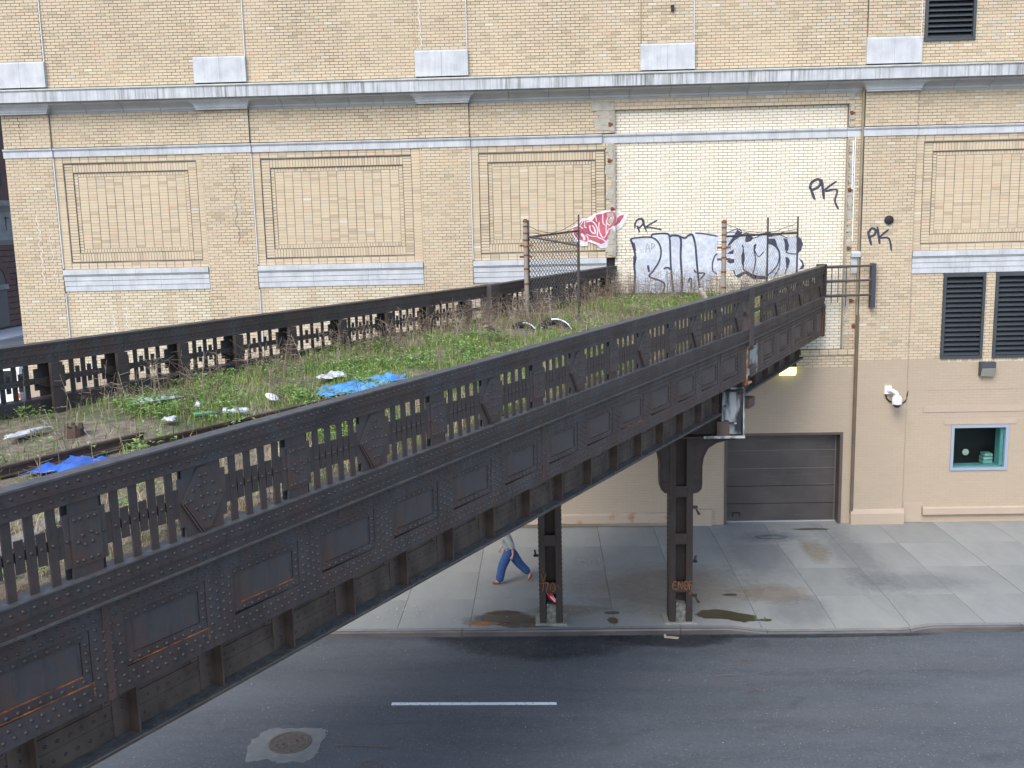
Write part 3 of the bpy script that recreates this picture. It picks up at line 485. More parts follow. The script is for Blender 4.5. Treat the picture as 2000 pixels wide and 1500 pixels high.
# the 300 whole bricks that show largest are single parts; the rest of each kind is one part
score = []
for i, b in enumerate(fields['tan']):
    c = ((b[0] + b[1]) / 2, b[4], (b[2] + b[3]) / 2)
    if abs(b[1] - b[0] - (BL - JT)) < 1e-3 and abs((b[3] - b[2]) - (BH - JT)) < 0.004 and inview(c):
        score.append((px(c)[2], i))
score.sort(); pick = set(i for _, i in score[:300])
one = np_mesh('brick', *shapes_to_np([(-(BL - JT) / 2, (BL - JT) / 2, -(BH - JT) / 2, (BH - JT) / 2, 0.0, 0.011)])[:2], MB_ONE)
for i in pick:
    b = fields['tan'][i]; link('brick', one, B, ((b[0] + b[1]) / 2, b[4], (b[2] + b[3]) / 2))
fields['tan'] = [b for i, b in enumerate(fields['tan']) if i not in pick]
for kind, mt in (('tan', MB_TAN), ('cream', MB_CREAM), ('paint', MB_PAINT), ('light', MB_LIGHT)):
    V, Q, n = shapes_to_np(fields[kind]); tone = np.repeat(np.clip(rng.normal(0.45, 0.2, n), 0, 1), 5)
    tag(link('brickwork', np_mesh('brickwork', V, Q, mt, tone), B), kind='stuff')
# building mass behind the facade, with dark rooms behind the openings
mb = MB(); mb.box(-17.05, 18.6, 3.2, 20, -0.2, 20); mb.box(-17.05, 2.2, 0.45, 3.2, -0.2, 18.4); mb.box(2.2, 12.6, 0.45, 3.2, 3.2, 15.1); mb.box(16.0, 18.6, 0.45, 3.2, -0.2, 18.4)
mb.box(2.2, 5.8, 0.45, 3.2, -0.2, 3.2); mb.box(9.66, 12.6, 0.45, 3.2, -0.2, 3.2); mb.box(2.2, 16.0, 0.45, 3.2, 17.7, 18.4); mb.box(2.2, 11.6, 0.45, 3.2, 15.1, 17.7); mb.box(13.3, 16, 0.45, 3.2, 15.1, 17.7)
mb.box(12.6, 16.0, 0.45, 3.2, 8.2, 15.1); mb.box(-17.05, -16.9, 0.012, 0.45, 0, 18.4)
mb.obj('wall_core', M_MORT, B)
# stone: sill bands, string course, cornice, capitals, plinths, each stone a piece of its own
def stones(parent, prof, x0, x1, L, mt, name='stone_block', gap=0.006):
    n = max(1, round((x1 - x0) / L)); w = (x1 - x0) / n
    for k in range(n):
        mb = MB(); mb.prism_x(prof, x0 + k * w + gap / 2, x0 + (k + 1) * w - gap / 2); mb.obj(name, mt, parent)
def course(name, label=None):
    mb = MB(); return mb
def holder(name, x0, x1, y0, y1, z0, z1, mt):
    mb = MB(); mb.box(x0, x1, y0, y1, z0, z1); return mb.obj(name, mt, B)
for a, b, _, _ in bays:
    b = min(b, 2.02); 
    if a > 11: b = 16.95
    sb = holder('sill_band', a, b, 0.10, 0.44, 8.165, 8.865, M_STONE_D)
    stones(sb, [(0.12, 8.70), (-0.05, 8.70), (-0.05, 8.85), (0.12, 8.868)], a + 0.01, b - 0.01, 1.35, M_STONE)
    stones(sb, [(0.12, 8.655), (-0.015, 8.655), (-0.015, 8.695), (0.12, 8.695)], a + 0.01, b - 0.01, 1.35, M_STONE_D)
    for z0, z1, y in ((8.50, 8.645, 0.005), (8.335, 8.495, 0.02), (8.162, 8.33, 0.035)):
        stones(sb, [(0.12, z0), (y, z0), (y, z1 - 0.01), (y + 0.01, z1), (0.12, z1)], a + 0.01, b - 0.01, 1.8, M_STONE)
sc = holder('string_course', -17.04, 16.9, 0.16, 0.44, Z_S0 + 0.01, Z_S1 - 0.01, M_STONE_D)
def strp(y): return [(0.2, Z_S0), (y, Z_S0), (y, 12.62), (y - 0.025, 12.625), (y - 0.045, 12.66), (y - 0.045, 12.69), (0.2, Z_S1)]
for i, (a, b) in enumerate(PIL):
    if i != 3: stones(sc, strp(-0.03), a - 0.03, b + 0.03, 0.8, M_STONE)
for a, b in ((-15.49, -10.78), (-9.14, -3.85), (-2.21, 1.9), (11.63, 16.92)): stones(sc, strp(0.025), a, b, 0.62, M_STONE)
stones(sc, strp(0.15), 1.9, 9.5, 0.555, M_STONE_D if 0 else M_STONE, gap=0.02); stones(sc, strp(0.08), 9.5, 9.97, 0.5, M_STONE)
co = holder('cornice', -17.04, 16.9, 0.16, 0.44, Z_C0 + 0.01, Z_C1 - 0.01, M_STONE_D)
stones(co, [(0.12, 14.07), (-0.50, 14.07), (-0.50, 14.40), (-0.47, 14.40), (0.12, 14.40)], -17.5, 17.0, 1.40, M_STONE_S, 'cornice_stone', 0.005)
stones(co, [(0.12, 14.402), (-0.53, 14.402), (-0.54, 14.425), (-0.50, 14.44), (0.12, 14.555)], -17.53, 17.0, 1.40, M_STONE_T, 'capping_stone', 0.005)
cv = [(0.14, 13.74), (0.10, 13.74), (0.085, 13.79), (0.06, 13.80), (0.05, 13.86), (-0.05, 13.93), (-0.22, 13.99), (-0.30, 14.0), (-0.30, 14.066), (0.14, 14.066)]
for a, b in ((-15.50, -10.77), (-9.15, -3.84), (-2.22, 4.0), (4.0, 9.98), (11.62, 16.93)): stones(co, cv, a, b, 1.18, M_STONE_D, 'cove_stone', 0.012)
for i, (a, b) in enumerate(PIL):
    if i == 3: continue
    mb = MB(); prof = [(0, 13.745), (-0.02, 13.745), (-0.02, 13.80), (-0.05, 13.80), (-0.055, 13.86), (-0.10, 13.93), (-0.17, 13.98), (-0.19, 14.0), (-0.19, 14.066)]
    o = 0; rings = [(-y, z) for y, z in prof]
    vs = []; 
    for e, z in rings: vs += [(a - e, 0.3, z), (a - e, -e - 0.12, z), (b + e, -e - 0.12, z), (b + e, 0.3, z)]
    fs = []
    for k in range(len(rings) - 1):
        for q in range(3): fs.append((k * 4 + q, k * 4 + q + 1, k * 4 + 5 + q, k * 4 + 4 + q))
    fs.append(tuple(reversed(range(4)))); 
    mb.add(vs, fs); mb.obj('capital', M_STONE, B)
for i, (a, b) in enumerate(PIL):
    mb = MB(); md = (a + b) / 2
    for p, q in ((a - 0.03, md - 0.003), (md + 0.003, b + 0.03)): mb.prism_x([(0.2, 14.57), (-0.06, 14.57), (-0.06, 15.30), (-0.03, 15.35), (0.2, 15.36)], p, q)
    mb.obj('plinth_block', M_STONE, B)
# sealant lines down the right side of the pilasters
for i, (a, b) in enumerate(PIL[:5]):
    for z0, z1 in ([(8.9, 12.4), (5.42, 8.1)] if i not in (3, 4) else []) + [(14.6, 18.3)]:
        mb = MB(); mb.box(b - 0.002, b + 0.02, 0.012, 0.09, z0, z1); mb.obj('sealant_joint', M_WHITE, B)
# cracks: raised mortar smears on two pilasters
M_CRK = M('smeared_mortar', (0.56, 0.53, 0.47), None, rough=0.9); M_CRK_SHADE = M('dark_crack_and_shade', (0.06, 0.055, 0.05), None, rough=0.9)  # the dark one colours real cracks and the painted shade strips round the panels
def crack(x, z0, z1, y, mt, w=0.02):
    mb = MB(); pts = []; xx = x; z = z1
    while z > z0: pts.append((xx, z)); z -= BH; xx = x + random.uniform(-0.07, 0.07) + (z1 - z) * 0.02
    for (xa, za), (xb, zb) in zip(pts[:-1], pts[1:]): mb.add([(xa - w / 2, y - 0.004, za), (xb - w / 2, y - 0.004, zb), (xb + w / 2, y - 0.004, zb), (xa + w / 2, y - 0.004, za)], [(0, 1, 2, 3)])
    mb.obj('crack', mt, B)
crack(-16.2, 8.3, 10.6, 0, M_CRK, 0.03); crack(-15.8, 8.3, 10.2, 0, M_CRK, 0.022); crack(-9.75, 9.6, 12.1, 0, M_CRK_SHADE, 0.014); crack(-3.7, 15.4, 17.0, 0, M_CRK, 0.03); crack(-16.5, 12.75, 13.7, 0, M_CRK_SHADE, 0.011)
crack(-14.0, 5.6, 7.4, YB, M_CRK, 0.04); crack(-13.6, 6.6, 7.7, YB, M_CRK, 0.03)
for k, (a, b, p0, p1) in enumerate(bays):      # dark strips painting the shade round the recessed panels, heaviest along the top
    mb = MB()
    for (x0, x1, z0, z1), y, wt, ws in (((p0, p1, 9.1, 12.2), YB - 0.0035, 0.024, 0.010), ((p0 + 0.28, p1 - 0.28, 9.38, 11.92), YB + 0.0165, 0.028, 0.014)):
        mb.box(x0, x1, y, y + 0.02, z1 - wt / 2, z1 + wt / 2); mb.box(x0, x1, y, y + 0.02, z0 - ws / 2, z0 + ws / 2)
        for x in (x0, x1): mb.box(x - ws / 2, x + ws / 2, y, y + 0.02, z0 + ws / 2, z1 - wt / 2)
    mb.obj('panel_shade_strip', M_CRK_SHADE, B)
# torn jambs of the old opening: rough mortar, broken ends and rusty ties
M_ROUGH = M('torn_mortar', (0.30, 0.285, 0.25), (0.42, 0.38, 0.31), 6, 0.95, bmp=0.5)
for x0, x1, zz in ((1.96, 2.30, (8.95, Z_S0)), (1.55, 2.30, (Z_S1, 13.7)), (9.50, 9.72, (8.9, Z_S0)), (9.50, 9.7, (Z_S1, 13.7)), (9.50, 9.68, (6.7, 8.2))):
    mb = MB()
    z = zz[0]
    while z < zz[1]:
        h = random.uniform(0.05, 0.16); xa = x0 + random.uniform(0, 0.5) * (x1 - x0); xb = x1 - random.uniform(0, 0.25) * (x1 - x0)
        if random.random() < 0.72: mb.box(xa, xb, YB - random.uniform(0.012, 0.035), YB + 0.02, z, min(z + h, zz[1]))
        z += h
    mb.obj('torn_jamb', M_ROUGH, B)
mb = MB(); mb.box(2.18, 2.31, 0.055, 0.19, 8.9, 12.38); mb.box(2.14, 2.31, 0.055, 0.19, 12.76, 13.45); mb.box(9.50, 9.53, 0.03, 0.19, 5.8, 12.38); mb.obj('jamb_strip', M('dark_jamb', (0.27, 0.24, 0.20), (0.36, 0.32, 0.26), 4), B)
for x, z in ((2.12, 11.9), (2.2, 10.4), (2.15, 13.0), (9.6, 13.15), (9.6, 10.8), (9.62, 9.0), (9.85, 6.55), (9.75, 7.35)):
    mb = MB(); mb.box(x - 0.045, x + 0.045, 0.03, 0.13, z - 0.07, z + 0.05); mb.box(x - 0.02, x + 0.09, 0.01, 0.04, z - 0.02, z + 0.02); mb.obj('rusty_tie', M_RUSTD, B)
mb = MB(); mb.box(9.72, 9.745, 0.03, 0.11, 9.2, 12.4); mb.box(9.66, 9.69, 0.03, 0.115, 10.8, 12.3); mb.obj('sealant_joint', M_WHITE, B)
# stone stub of the sill band beside the down pipe
ss = MB(); ss.prism_x([(0.12, 8.72), (-0.06, 8.72), (-0.07, 8.84), (0.0, 8.9), (0.12, 8.9)], 9.70, 9.98); ss.prism_x([(0.12, 8.2), (0.02, 8.2), (0.02, 8.70), (0.12, 8.70)], 9.72, 9.97); ss.obj('sill_stub', M_STONE, B)
# down pipe
M_PIPE = M('brown_pipe', (0.28, 0.23, 0.15), (0.19, 0.155, 0.11), 2, 0.6)
mb = MB(); mb.tube([(9.94, -0.02, 13.9), (9.94, 0.03, 13.6), (9.94, 0.03, 5.2)], 0.042, 10); mb.obj('down_pipe', M_PIPE, B)
mb = MB(); mb.tube([(9.965, 0.0, 6.9), (9.965, 0.0, 0.35)], 0.055, 10, 0); mb.obj('down_pipe', M('dark_brown_pipe', (0.10, 0.075, 0.05), (0.14, 0.11, 0.075), 2, 0.6), B)
# bases and ledges of the painted ground floor
M_PAINTS = M('painted_render', (0.385, 0.305, 0.235), (0.415, 0.33, 0.255), 1.5, 0.85)
mb = MB(); mb.prism_x([(0.3, -0.05), (-0.10, -0.05), (-0.10, 0.36), (-0.06, 0.42), (0.0, 0.5), (0.3, 0.5)], 9.93, 11.66); mb.obj('base_block', M_PAINTS, B)
mb = MB(); mb.prism_x([(0.3, -0.05), (-0.02, -0.05), (-0.02, 0.55), (0.3, 0.56)], 4.06, 5.42); mb.obj('base_block', M_PAINTS, B)
mb = MB(); mb.prism_x([(0.3, 0.14), (-0.08, 0.14), (-0.08, 0.42), (0.0, 0.46), (0.3, 0.46)], -8, 4.05); mb.obj('base_ledge', M('rust_stained_paint', (0.41, 0.325, 0.25), (0.33, 0.16, 0.07), 3.0, 0.85, lo=0.55, hi=0.72), B)
mb = MB(); mb.prism_x([(0.3, 0.02), (0.05, 0.02), (0.05, 0.66), (0.3, 0.68)], 11.67, 12.26); mb.obj('base_ledge', M_PAINTS, B)
mb = MB(); mb.prism_x([(0.3, 0.29), (-0.06, 0.29), (-0.06, 0.50), (-0.03, 0.54), (0.3, 0.56)], 12.27, 16.9); mb.obj('base_ledge', M_PAINTS, B)
mb = MB(); mb.box(12.18, 16.9, 0.05, 0.2, 3.68, 3.87); mb.obj('lintel', M_PAINTS, B)
mb = MB(); mb.box(12.86, 15.16, 0.05, 0.2, 3.27, 3.46); mb.obj('lintel', M_PAINTS, B)
mb = MB(); mb.box(12.18, 16.9, 0.062, 0.2, 4.4, 4.41); mb.obj('lintel', M_PAINTS, B)
# garage door
gd = MB(); x0, x1 = GAR[0], GAR[1]
M_JAMB = M('brown_steel_jamb', (0.075, 0.055, 0.05), (0.10, 0.075, 0.065), 2, 0.5)
mb = MB(); mb.box(x0 - 0.02, x0 + 0.07, 0.04, 0.46, -0.02, 3.0); mb.box(x1 - 0.07, x1 + 0.02, 0.04, 0.46, -0.02, 3.0); mb.box(x0 - 0.02, x1 + 0.02, 0.04, 0.46, 3.0, 3.075)
gf = mb.obj('garage_door', M_JAMB, B)
def scraped():
    mt, t, p = new_mat('scraped_brown_door'); p.inputs['Roughness'].default_value = 0.55
    c = ramp(t, [(0.3, (0.045, 0.038, 0.036)), (0.7, (0.078, 0.066, 0.062))], nse(t, 1.2, 5))
    c = mixc(t, c, (0.10, 0.10, 0.11), mr(t, nse(t, 1.0, 5, (0.8, 1, 16), 0.6), 0.58, 0.72, 0, 0.6))
    c = mixc(t, c, (0.18, 0.08, 0.035), mr(t, nse(t, 3.0, 5, (1.2, 1, 14), 0.6), 0.68, 0.76, 0, 0.8))
    t.links.new(c, p.inputs['Base Color']); return mt
M_DOOR = scraped(); M_DOORE = M('door_edge_strip', (0.13, 0.125, 0.125), None, rough=0.5)
for z0, z1 in ((0.03, 0.62), (0.62, 1.22), (1.22, 1.82), (1.82, 2.43), (2.43, 3.02)):
    mb = MB(); mb.box(x0 + 0.05, x1 - 0.05, 0.40, 0.44, z0 + 0.006, z1 - 0.012); dp = mb.obj('door_panel', M_DOOR, gf)
mb = MB()
for z in (1.82, 2.43): mb.box(x0 + 0.05, x1 - 0.05, 0.388, 0.41, z - 0.012, z + 0.006)
mb.box(x1 - 0.13, x1 - 0.10, 0.385, 0.41, 0.05, 3.0); mb.obj('door_seam', M_DOORE, gf)
mb = MB(); mb.box(6.16, 6.42, 0.37, 0.40, 0.29, 0.33); mb.box(6.16, 6.18, 0.37, 0.40, 0.18, 0.3); mb.box(6.40, 6.42, 0.37, 0.40, 0.18, 0.3); mb.obj('door_handle', M_BLACK, gf)
mb = MB(); mb.box(x0 + 0.02, x1 - 0.02, 0.36, 0.45, -0.01, 0.028); mb.obj('bottom_seal', M('pale_seal', (0.35, 0.36, 0.37), None), gf)
mb = MB(); mb.box(x0, x1, 0.0, 0.42, -0.10, -0.008); mb.obj('threshold', M_CONC, B)
# louvred openings
M_LOUV = M('dark_grey_louvre', (0.035, 0.042, 0.050), (0.05, 0.058, 0.066), 1.5, 0.42)
for hx0, hx1, hz0, hz1 in (L1, L2, LT, (15.9, 17.2, Z_P, 8.16)):
    mb = MB(); f = 0.085
    mb.box(hx0, hx0 + f, 0.02, 0.34, hz0, hz1); mb.box(hx1 - f, hx1, 0.02, 0.34, hz0, hz1); mb.box(hx0 + f, hx1 - f, 0.02, 0.34, hz0, hz0 + f); mb.box(hx0 + f, hx1 - f, 0.02, 0.34, hz1 - f * 1.6, hz1)
    mb.box(hx0 + f, hx1 - f, 0.31, 0.34, hz0 + f, hz1 - f, 1)
    lf = mb.obj('louvre_window', [M_LOUV, M_BLACK], B); n = round((hz1 - hz0 - 0.2) / 0.155)
    sm = MB(); sm.prism_x([(0.09, -0.055), (0.085, -0.045), (0.24, 0.065), (0.25, 0.055)], -(hx1 - hx0) / 2 + f, (hx1 - hx0) / 2 - f); sm.box(-(hx1 - hx0) / 2 + f, (hx1 - hx0) / 2 - f, 0.078, 0.092, -0.075, -0.040); me = sm.mesh('louvre_slat', M_LOUV)
    for k in range(n): link('louvre_slat', me, lf, ((hx0 + hx1) / 2, 0, hz0 + f + 0.09 + k * (hz1 - hz0 - 0.26) / n))
# small glazed window with a dark room behind
M_ALU = M('blue_grey_aluminium', (0.33, 0.40, 0.50), None, rough=0.4, metal=0.3); M_TEAL = M('teal_lining', (0.13, 0.36, 0.36), None, rough=0.5)
x0, x1, z0, z1 = WIN; f = 0.09; mb = MB()
mb.box(x0, x0 + f, 0.03, 0.2, z0, z1); mb.box(x1 - f, x1, 0.03, 0.2, z0, z1); mb.box(x0 + f, x1 - f, 0.03, 0.2, z0, z0 + f); mb.box(x0 + f, x1 - f, 0.03, 0.2, z1 - f, z1)
wf = mb.obj('window', M_ALU, B)
mb = MB(); mb.box(x1 - f - 0.10, x1 - f, 0.2, 0.55, z0 + f, z1 - f); mb.box(x0 + f, x1 - f, 0.2, 0.55, z0 + 0.02, z0 + f + 0.03); mb.box(x0 + f - 0.03, x0 + f, 0.2, 0.55, z0 + f, z1 - f); mb.obj('window_lining', M_TEAL, wf)
mt, t, p = new_mat('window_glass'); p.inputs['Base Color'].default_value = (0.75, 0.88, 0.86, 1); p.inputs['Roughness'].default_value = 0.02; p.inputs['Transmission Weight'].default_value = 1.0; p.inputs['IOR'].default_value = 1.2
mb = MB(); mb.box(x0 + f - 0.01, x1 - f + 0.01, 0.135, 0.145, z0 + f - 0.01, z1 - f + 0.01); mb.obj('pane', mt, wf)
M_ROOM = M('dark_room', (0.05, 0.06, 0.055), None, rough=0.9)
mb = MB(); mb.box(12.7, 15.9, 1.9, 2.0, 0, 4.2); mb.box(12.65, 12.7, 0.5, 1.9, 0, 4.2); mb.box(15.9, 15.95, 0.5, 1.9, 0, 4.2); mb.box(12.7, 15.9, 0.5, 1.9, 4.2, 4.3); mb.box(12.7, 15.9, 0.6, 1.9, 0, 0.9); mb.box(13.9, 15.2, 1.5, 1.9, 2.95, 3.3); mb.obj('room', M_ROOM, B)
for k in range(5):
    mb = MB(); w_ = 0.30 if k < 4 else 0.26; mb.box(14.72 - w_, 14.72, 0.62, 0.95, 1.60 + k * 0.115, 1.685 + k * 0.115)
    tag(mb.obj('tray', M('teal_tray', (0.30, 0.52, 0.48), None, rough=0.5)), ['bottom', 'second lowest', 'middle', 'second highest', 'top'][k] + ' pale tray of the stack behind the small window', 'tray', 'trays stacked behind the small window')
mb = MB(); mb.box(13.0, 15.5, 0.6, 1.4, 1.5, 1.59); mb.obj('desk', M_ROOM, B)
mb = MB(); mb.lathe([(0.105, -0.012), (0.105, 0.0), (0.0, 0.012)], n=20); q = mb.obj('sticker', M('pale_round_sticker', (0.42, 0.40, 0.36), (0.6, 0.58, 0.5), 30, 0.6), wf); q.location = (13.64, 0.16, 2.32); q.rotation_euler = (R(90), 0, 0)
# small fixtures on the wall
mb = MB(); mb.box(4.03, 4.12, -0.09, 0.02, 16.28, 16.46); q = tag(mb.obj('wall_box', M_BLACK), 'small black box high on the pilaster above the cornice', 'fixture')
mb = MB(); mb.lathe([(0.14, 0.0), (0.14, 0.05), (0.115, 0.06), (0.05, 0.075), (0.0, 0.08)], n=18); q = tag(mb.obj('wall_vent', M_BLACK), 'black round vent cap on the pilaster above scrawled letters', 'vent'); q.location = (10.83, 0.0, 9.85); q.rotation_euler = (R(90), 0, 0)
fl = thing('floodlight', 'unlit grey wall floodlight below the louvred windows', 'floodlight', (14.1, 0.1, 4.85))
mb = MB(); mb.prism_x([(0, 0.02), (-0.16, 0.02), (-0.24, 0.27), (-0.24, 0.46), (0, 0.46)], -0.23, 0.23); mb.obj('housing', M('dark_grey_housing', (0.05, 0.058, 0.07), None, rough=0.5), fl)
mb = MB(); mb.prism_x([(-0.14, 0.0), (-0.18, 0.0), (-0.262, 0.25), (-0.245, 0.26)], -0.21, 0.21); mb.obj('lens', M('dull_lens', (0.25, 0.25, 0.21), None, rough=0.25), fl)
mt, t, p = new_mat('lit_lens'); p.inputs['Base Color'].default_value = (0.8, 0.8, 0.4, 1); p.inputs['Emission Color'].default_value = (0.95, 1.0, 0.30, 1); p.inputs['Emission Strength'].default_value = 1.0
wl = thing('wall_lamp', 'lit yellow wall lamp under the end of the viaduct', 'lamp', (7.78, 0.1, 4.98))
mb = MB(); mb.prism_x([(0, 0.30), (-0.30, 0.30), (-0.26, 0.42), (0, 0.42)], -0.25, 0.25); mb.obj('housing', M_BLACK, wl)
mb = MB(); mb.prism_x([(-0.02, 0.0), (-0.22, 0.02), (-0.30, 0.10), (-0.30, 0.297), (-0.02, 0.297)], -0.24, 0.24); mb.obj('lens', mt, wl)
sc_ = thing('security_camera', 'white dome security camera with a hanging black cable', 'camera', (11.0, 0.0, 4.45))
mb = MB(); mb.box(-0.12, 0.10, -0.09, 0.0, -0.12, 0.14); mb.tube([(0.0, -0.08, 0.0), (0.06, -0.25, 0.02), (0.15, -0.38, -0.04), (0.17, -0.40, -0.10)], 0.065, 10); mb.obj('bracket', M_WHITE, sc_)
mb = MB(); mb.lathe([(0.02, 0.10), (0.10, 0.08), (0.15, 0.0), (0.155, -0.17), (0.15, -0.2)], (0.17, -0.40, -0.2), 18); mb.obj('hood', M_WHITE, sc_, smooth=True)
mb = MB(); mb.lathe([(0.13, 0), (0.12, -0.05), (0.07, -0.1), (0.0, -0.115)], (0.17, -0.40, -0.4), 16); mb.obj('dome', M('smoked_dome', (0.03, 0.03, 0.035), None, rough=0.1), sc_, smooth=True)
mb = MB(); mb.tube([(-0.06, -0.03, -0.12), (-0.05, -0.03, -0.25), (0.05, -0.03, -0.36), (0.25, -0.03, -0.44), (0.45, -0.03, -0.45), (0.57, -0.01, -0.38), (0.64, 0.07, -0.22), (0.68, 0.09, -0.05)], 0.024, 8); mb.obj('cable', M_BLACK, sc_)
# graffiti: thin paint on the brick
G = GRAF
def ribbon(mb, pts, w, y, m=0):
    P = [Vector((p[0], p[1])) for p in pts]; Q = []
    for i in range(len(P) - 1):                    # Catmull-Rom through the stroke
        p0, p1, p2, p3 = P[max(i - 1, 0)], P[i], P[i + 1], P[min(i + 2, len(P) - 1)]
        for s in (0, 0.25, 0.5, 0.75): Q.append(0.5 * ((2 * p1) + (p2 - p0) * s + (2 * p0 - 5 * p1 + 4 * p2 - p3) * s * s + (3 * p1 - p0 - 3 * p2 + p3) * s ** 3))
    Q.append(P[-1]); vs = []
    for i, q in enumerate(Q):
        d = Q[min(i + 1, len(Q) - 1)] - Q[max(i - 1, 0)]; d = d.normalized() if d.length > 1e-6 else Vector((1, 0)); n = Vector((-d.y, d.x)) * w / 2 * (1 if 0 < i < len(Q) - 1 else 0.6)
        vs += [(q.x + n.x, y, q.y + n.y), (q.x - n.x, y, q.y - n.y)]
    mb.add(vs, [(2 * i, 2 * i + 1, 2 * i + 3, 2 * i + 2) for i in range(len(Q) - 1)], m)
def spray(name, c, op, c2=None):
    mt, t, p = new_mat(name); p.inputs['Roughness'].default_value = 0.7
    if c2: t.links.new(ramp(t, [(0.4, c), (0.65, c2)], nse(t, 1.6, 4)), p.inputs['Base Color'])
    else: p.inputs['Base Color'].default_value = (*c, 1)
    tr = t.nodes.new('ShaderNodeBsdfTransparent'); mx = t.nodes.new('ShaderNodeMixShader')
    t.links.new(mr(t, nse(t, 7, 5), 0.3, 0.7, op - 0.25, min(1, op + 0.15)), mx.inputs[0]); t.links.new(tr.outputs[0], mx.inputs[1]); t.links.new(p.outputs[0], mx.inputs[2])
    t.links.new(mx.outputs[0], t.nodes['Material Output'].inputs[0]); return mt
M_SIL = spray('silver_spray', (0.52, 0.57, 0.68), 0.78, (0.66, 0.70, 0.79)); M_INK = spray('blue_black_spray', (0.03, 0.037, 0.065), 0.95); M_RED = spray('red_spray', (0.36, 0.05, 0.09), 0.85, (0.58, 0.12, 0.15)); M_WSP = spray('white_spray', (0.76, 0.72, 0.77), 0.8); M_ORG = spray('orange_spray', (0.30, 0.11, 0.035), 0.9); M_GRYT = spray('faint_grey_spray', (0.25, 0.25, 0.26), 0.6)
def graf(label, fills, strokes, y, mats, parent=None, wk=1.0):
    mb = MB()
    for m_, polys, dy in fills:
        for pl in polys:
            a = sum(pl[i][0] * pl[(i + 1) % len(pl)][1] - pl[(i + 1) % len(pl)][0] * pl[i][1] for i in range(len(pl)))
            q = pl if a > 0 else pl[::-1]; mb.add([(x, y - dy, z) for x, z in q], [tuple(range(len(q)))], m_)
    for m_, ss_, dy in strokes:
        for k, (pts, w_) in enumerate(ss_): ribbon(mb, pts, max(w_ * wk, 0.014), y - dy - 0.0003 * k, m_)
    o = mb.obj('graffiti', mats, parent or B); o['label'] = label; return o
YC = 0.2
graf('large silver and black graffiti letters on the cream brick', [(0, G['silver_fill'], 0.006), (1, G['silver_dark'], 0.009)], [(1, G['silver_strokes'], 0.011)], YC, [M_SIL, M_INK], None, 1.2)
def clipx(pl, c, keep_low):
    o = []
    for (xa, za), (xb, zb) in zip(pl, pl[1:] + pl[:1]):
        ia, ib = ((xa <= c) == keep_low), ((xb <= c) == keep_low)
        if ia: o.append((xa, za))
        if ia != ib: t = (c - xa) / (xb - xa); o.append((c, za + t * (zb - za)))
    return o
CX = 2.30; halves = [(m_, [q for q in (clipx([tuple(p) for p in pl], CX, lo) for pl in G[k]) if len(q) > 2], dy + (0.0 if lo else YB - YC + 0.012)) for m_, k, dy in ((1, 'red_halo', 0.020), (0, 'red_fill', 0.023)) for lo in (True, False)]
rg = graf('red and white bubble graffiti beside the bricked up opening', halves, [(1, G['red_strokes'], 0.026)], YB, [M_RED, M_WSP], None, 1.15)
for v in rg.data.vertices:
    if v.co.x > CX and v.co.y < YB: v.co.y += YC - YB - 0.012
graf('black letters PK above the silver graffiti', [], [(0, G['pk_mid'], 0.006)], YC, [M_INK], None, 1.5)
graf('large black letters PK high on the cream brick', [], [(0, G['pk_big'], 0.006)], YC, [M_INK], None, 1.25)
graf('black letters PK on the tan pilaster', [], [(0, G['pk_pil'], 0.006)], 0.0, [M_INK], None, 1.25)
graf('faint scribbles beside the silver graffiti', [], [(0, G['small_tags'], 0.02)], YC, [M_GRYT])
# ================================================================== THE VIADUCT
AX, AY = 4.87, -8.04
TH = R(60.0)                                            # bearing of the long span, from +x
def duv(u, v, z=0.0, th=TH):                            # along / across the long span -> world
    return (AX + u * math.cos(th) + v * math.sin(th), AY + u * math.sin(th) - v * math.cos(th), z)
class Fr:                                               # a straight run inside a root's own axes: x along, y across (towards the far side)
    def __init__(s, x0=0, y0=0, a=0.0, z0=0.0, g=0.0): s.x0, s.y0, s.a, s.z0, s.g = x0, y0, a, z0, g; s.c, s.s = math.cos(a), math.sin(a)
    def __call__(s, x, y, z): return (s.x0 + x * s.c - y * s.s, s.y0 + x * s.s + y * s.c, z + s.z0 + s.g * x)
RIVETS = []                                             # (parent, root, local point, axis sign, radius) collected, sorted at the end
rv_mesh = MB(); rv_mesh.dome((0, 0, 0), (0, -1, 0), 0.020, 0.016); RV_N = rv_mesh.mesh('rivet', M_IRON, True)
rv_mesh = MB(); rv_mesh.dome((0, 0, 0), (0, 1, 0), 0.018, 0.013); RV_F = rv_mesh.mesh('rivet', M_IRON, True)
class Riv:
    def __init__(s, parent, root, fr, sgn=-1, r=0.020): s.parent, s.root, s.fr, s.sgn, s.r, s.p = parent, root, fr, sgn, r, []; RIVETS.append(s)
    def row(s, x0, x1, y, z, pitch, off=0.0, skip=()):
        x = x0 + off
        while x < x1:
            if not any(a < x < b for a, b in skip): s.p.append((x, y, z))
            x += pitch
    def col(s, x, y, z0, z1, pitch, off=0.0):
        z = z0 + off
        while z < z1: s.p.append((x, y, z)); z += pitch
def plate_shape(w, zb, zt, nx=0.06, nz=0.11):           # plate with its four corners notched
    h = w / 2
    return [(-h + nx, zb), (h - nx, zb), (h - nx, zb + nz), (h, zb + nz), (h, zt - nz), (h - nx, zt - nz), (h - nx, zt), (-h + nx, zt), (-h + nx, zt - nz), (-h, zt - nz), (-h, zb + nz), (-h + nx, zb + nz)]
ZR, ZRS, ZRB, ZST, ZS2, ZFT, ZFB = 8.385, 8.25, 8.12, 7.42, 7.26, 7.12, 6.18
PK_ME = {}
def piece(key, build, mats):
    if key not in PK_ME: mb = MB(); build(mb); PK_ME[key] = mb.mesh(key[0] if isinstance(key, tuple) else key, mats)
    return PK_ME[key]
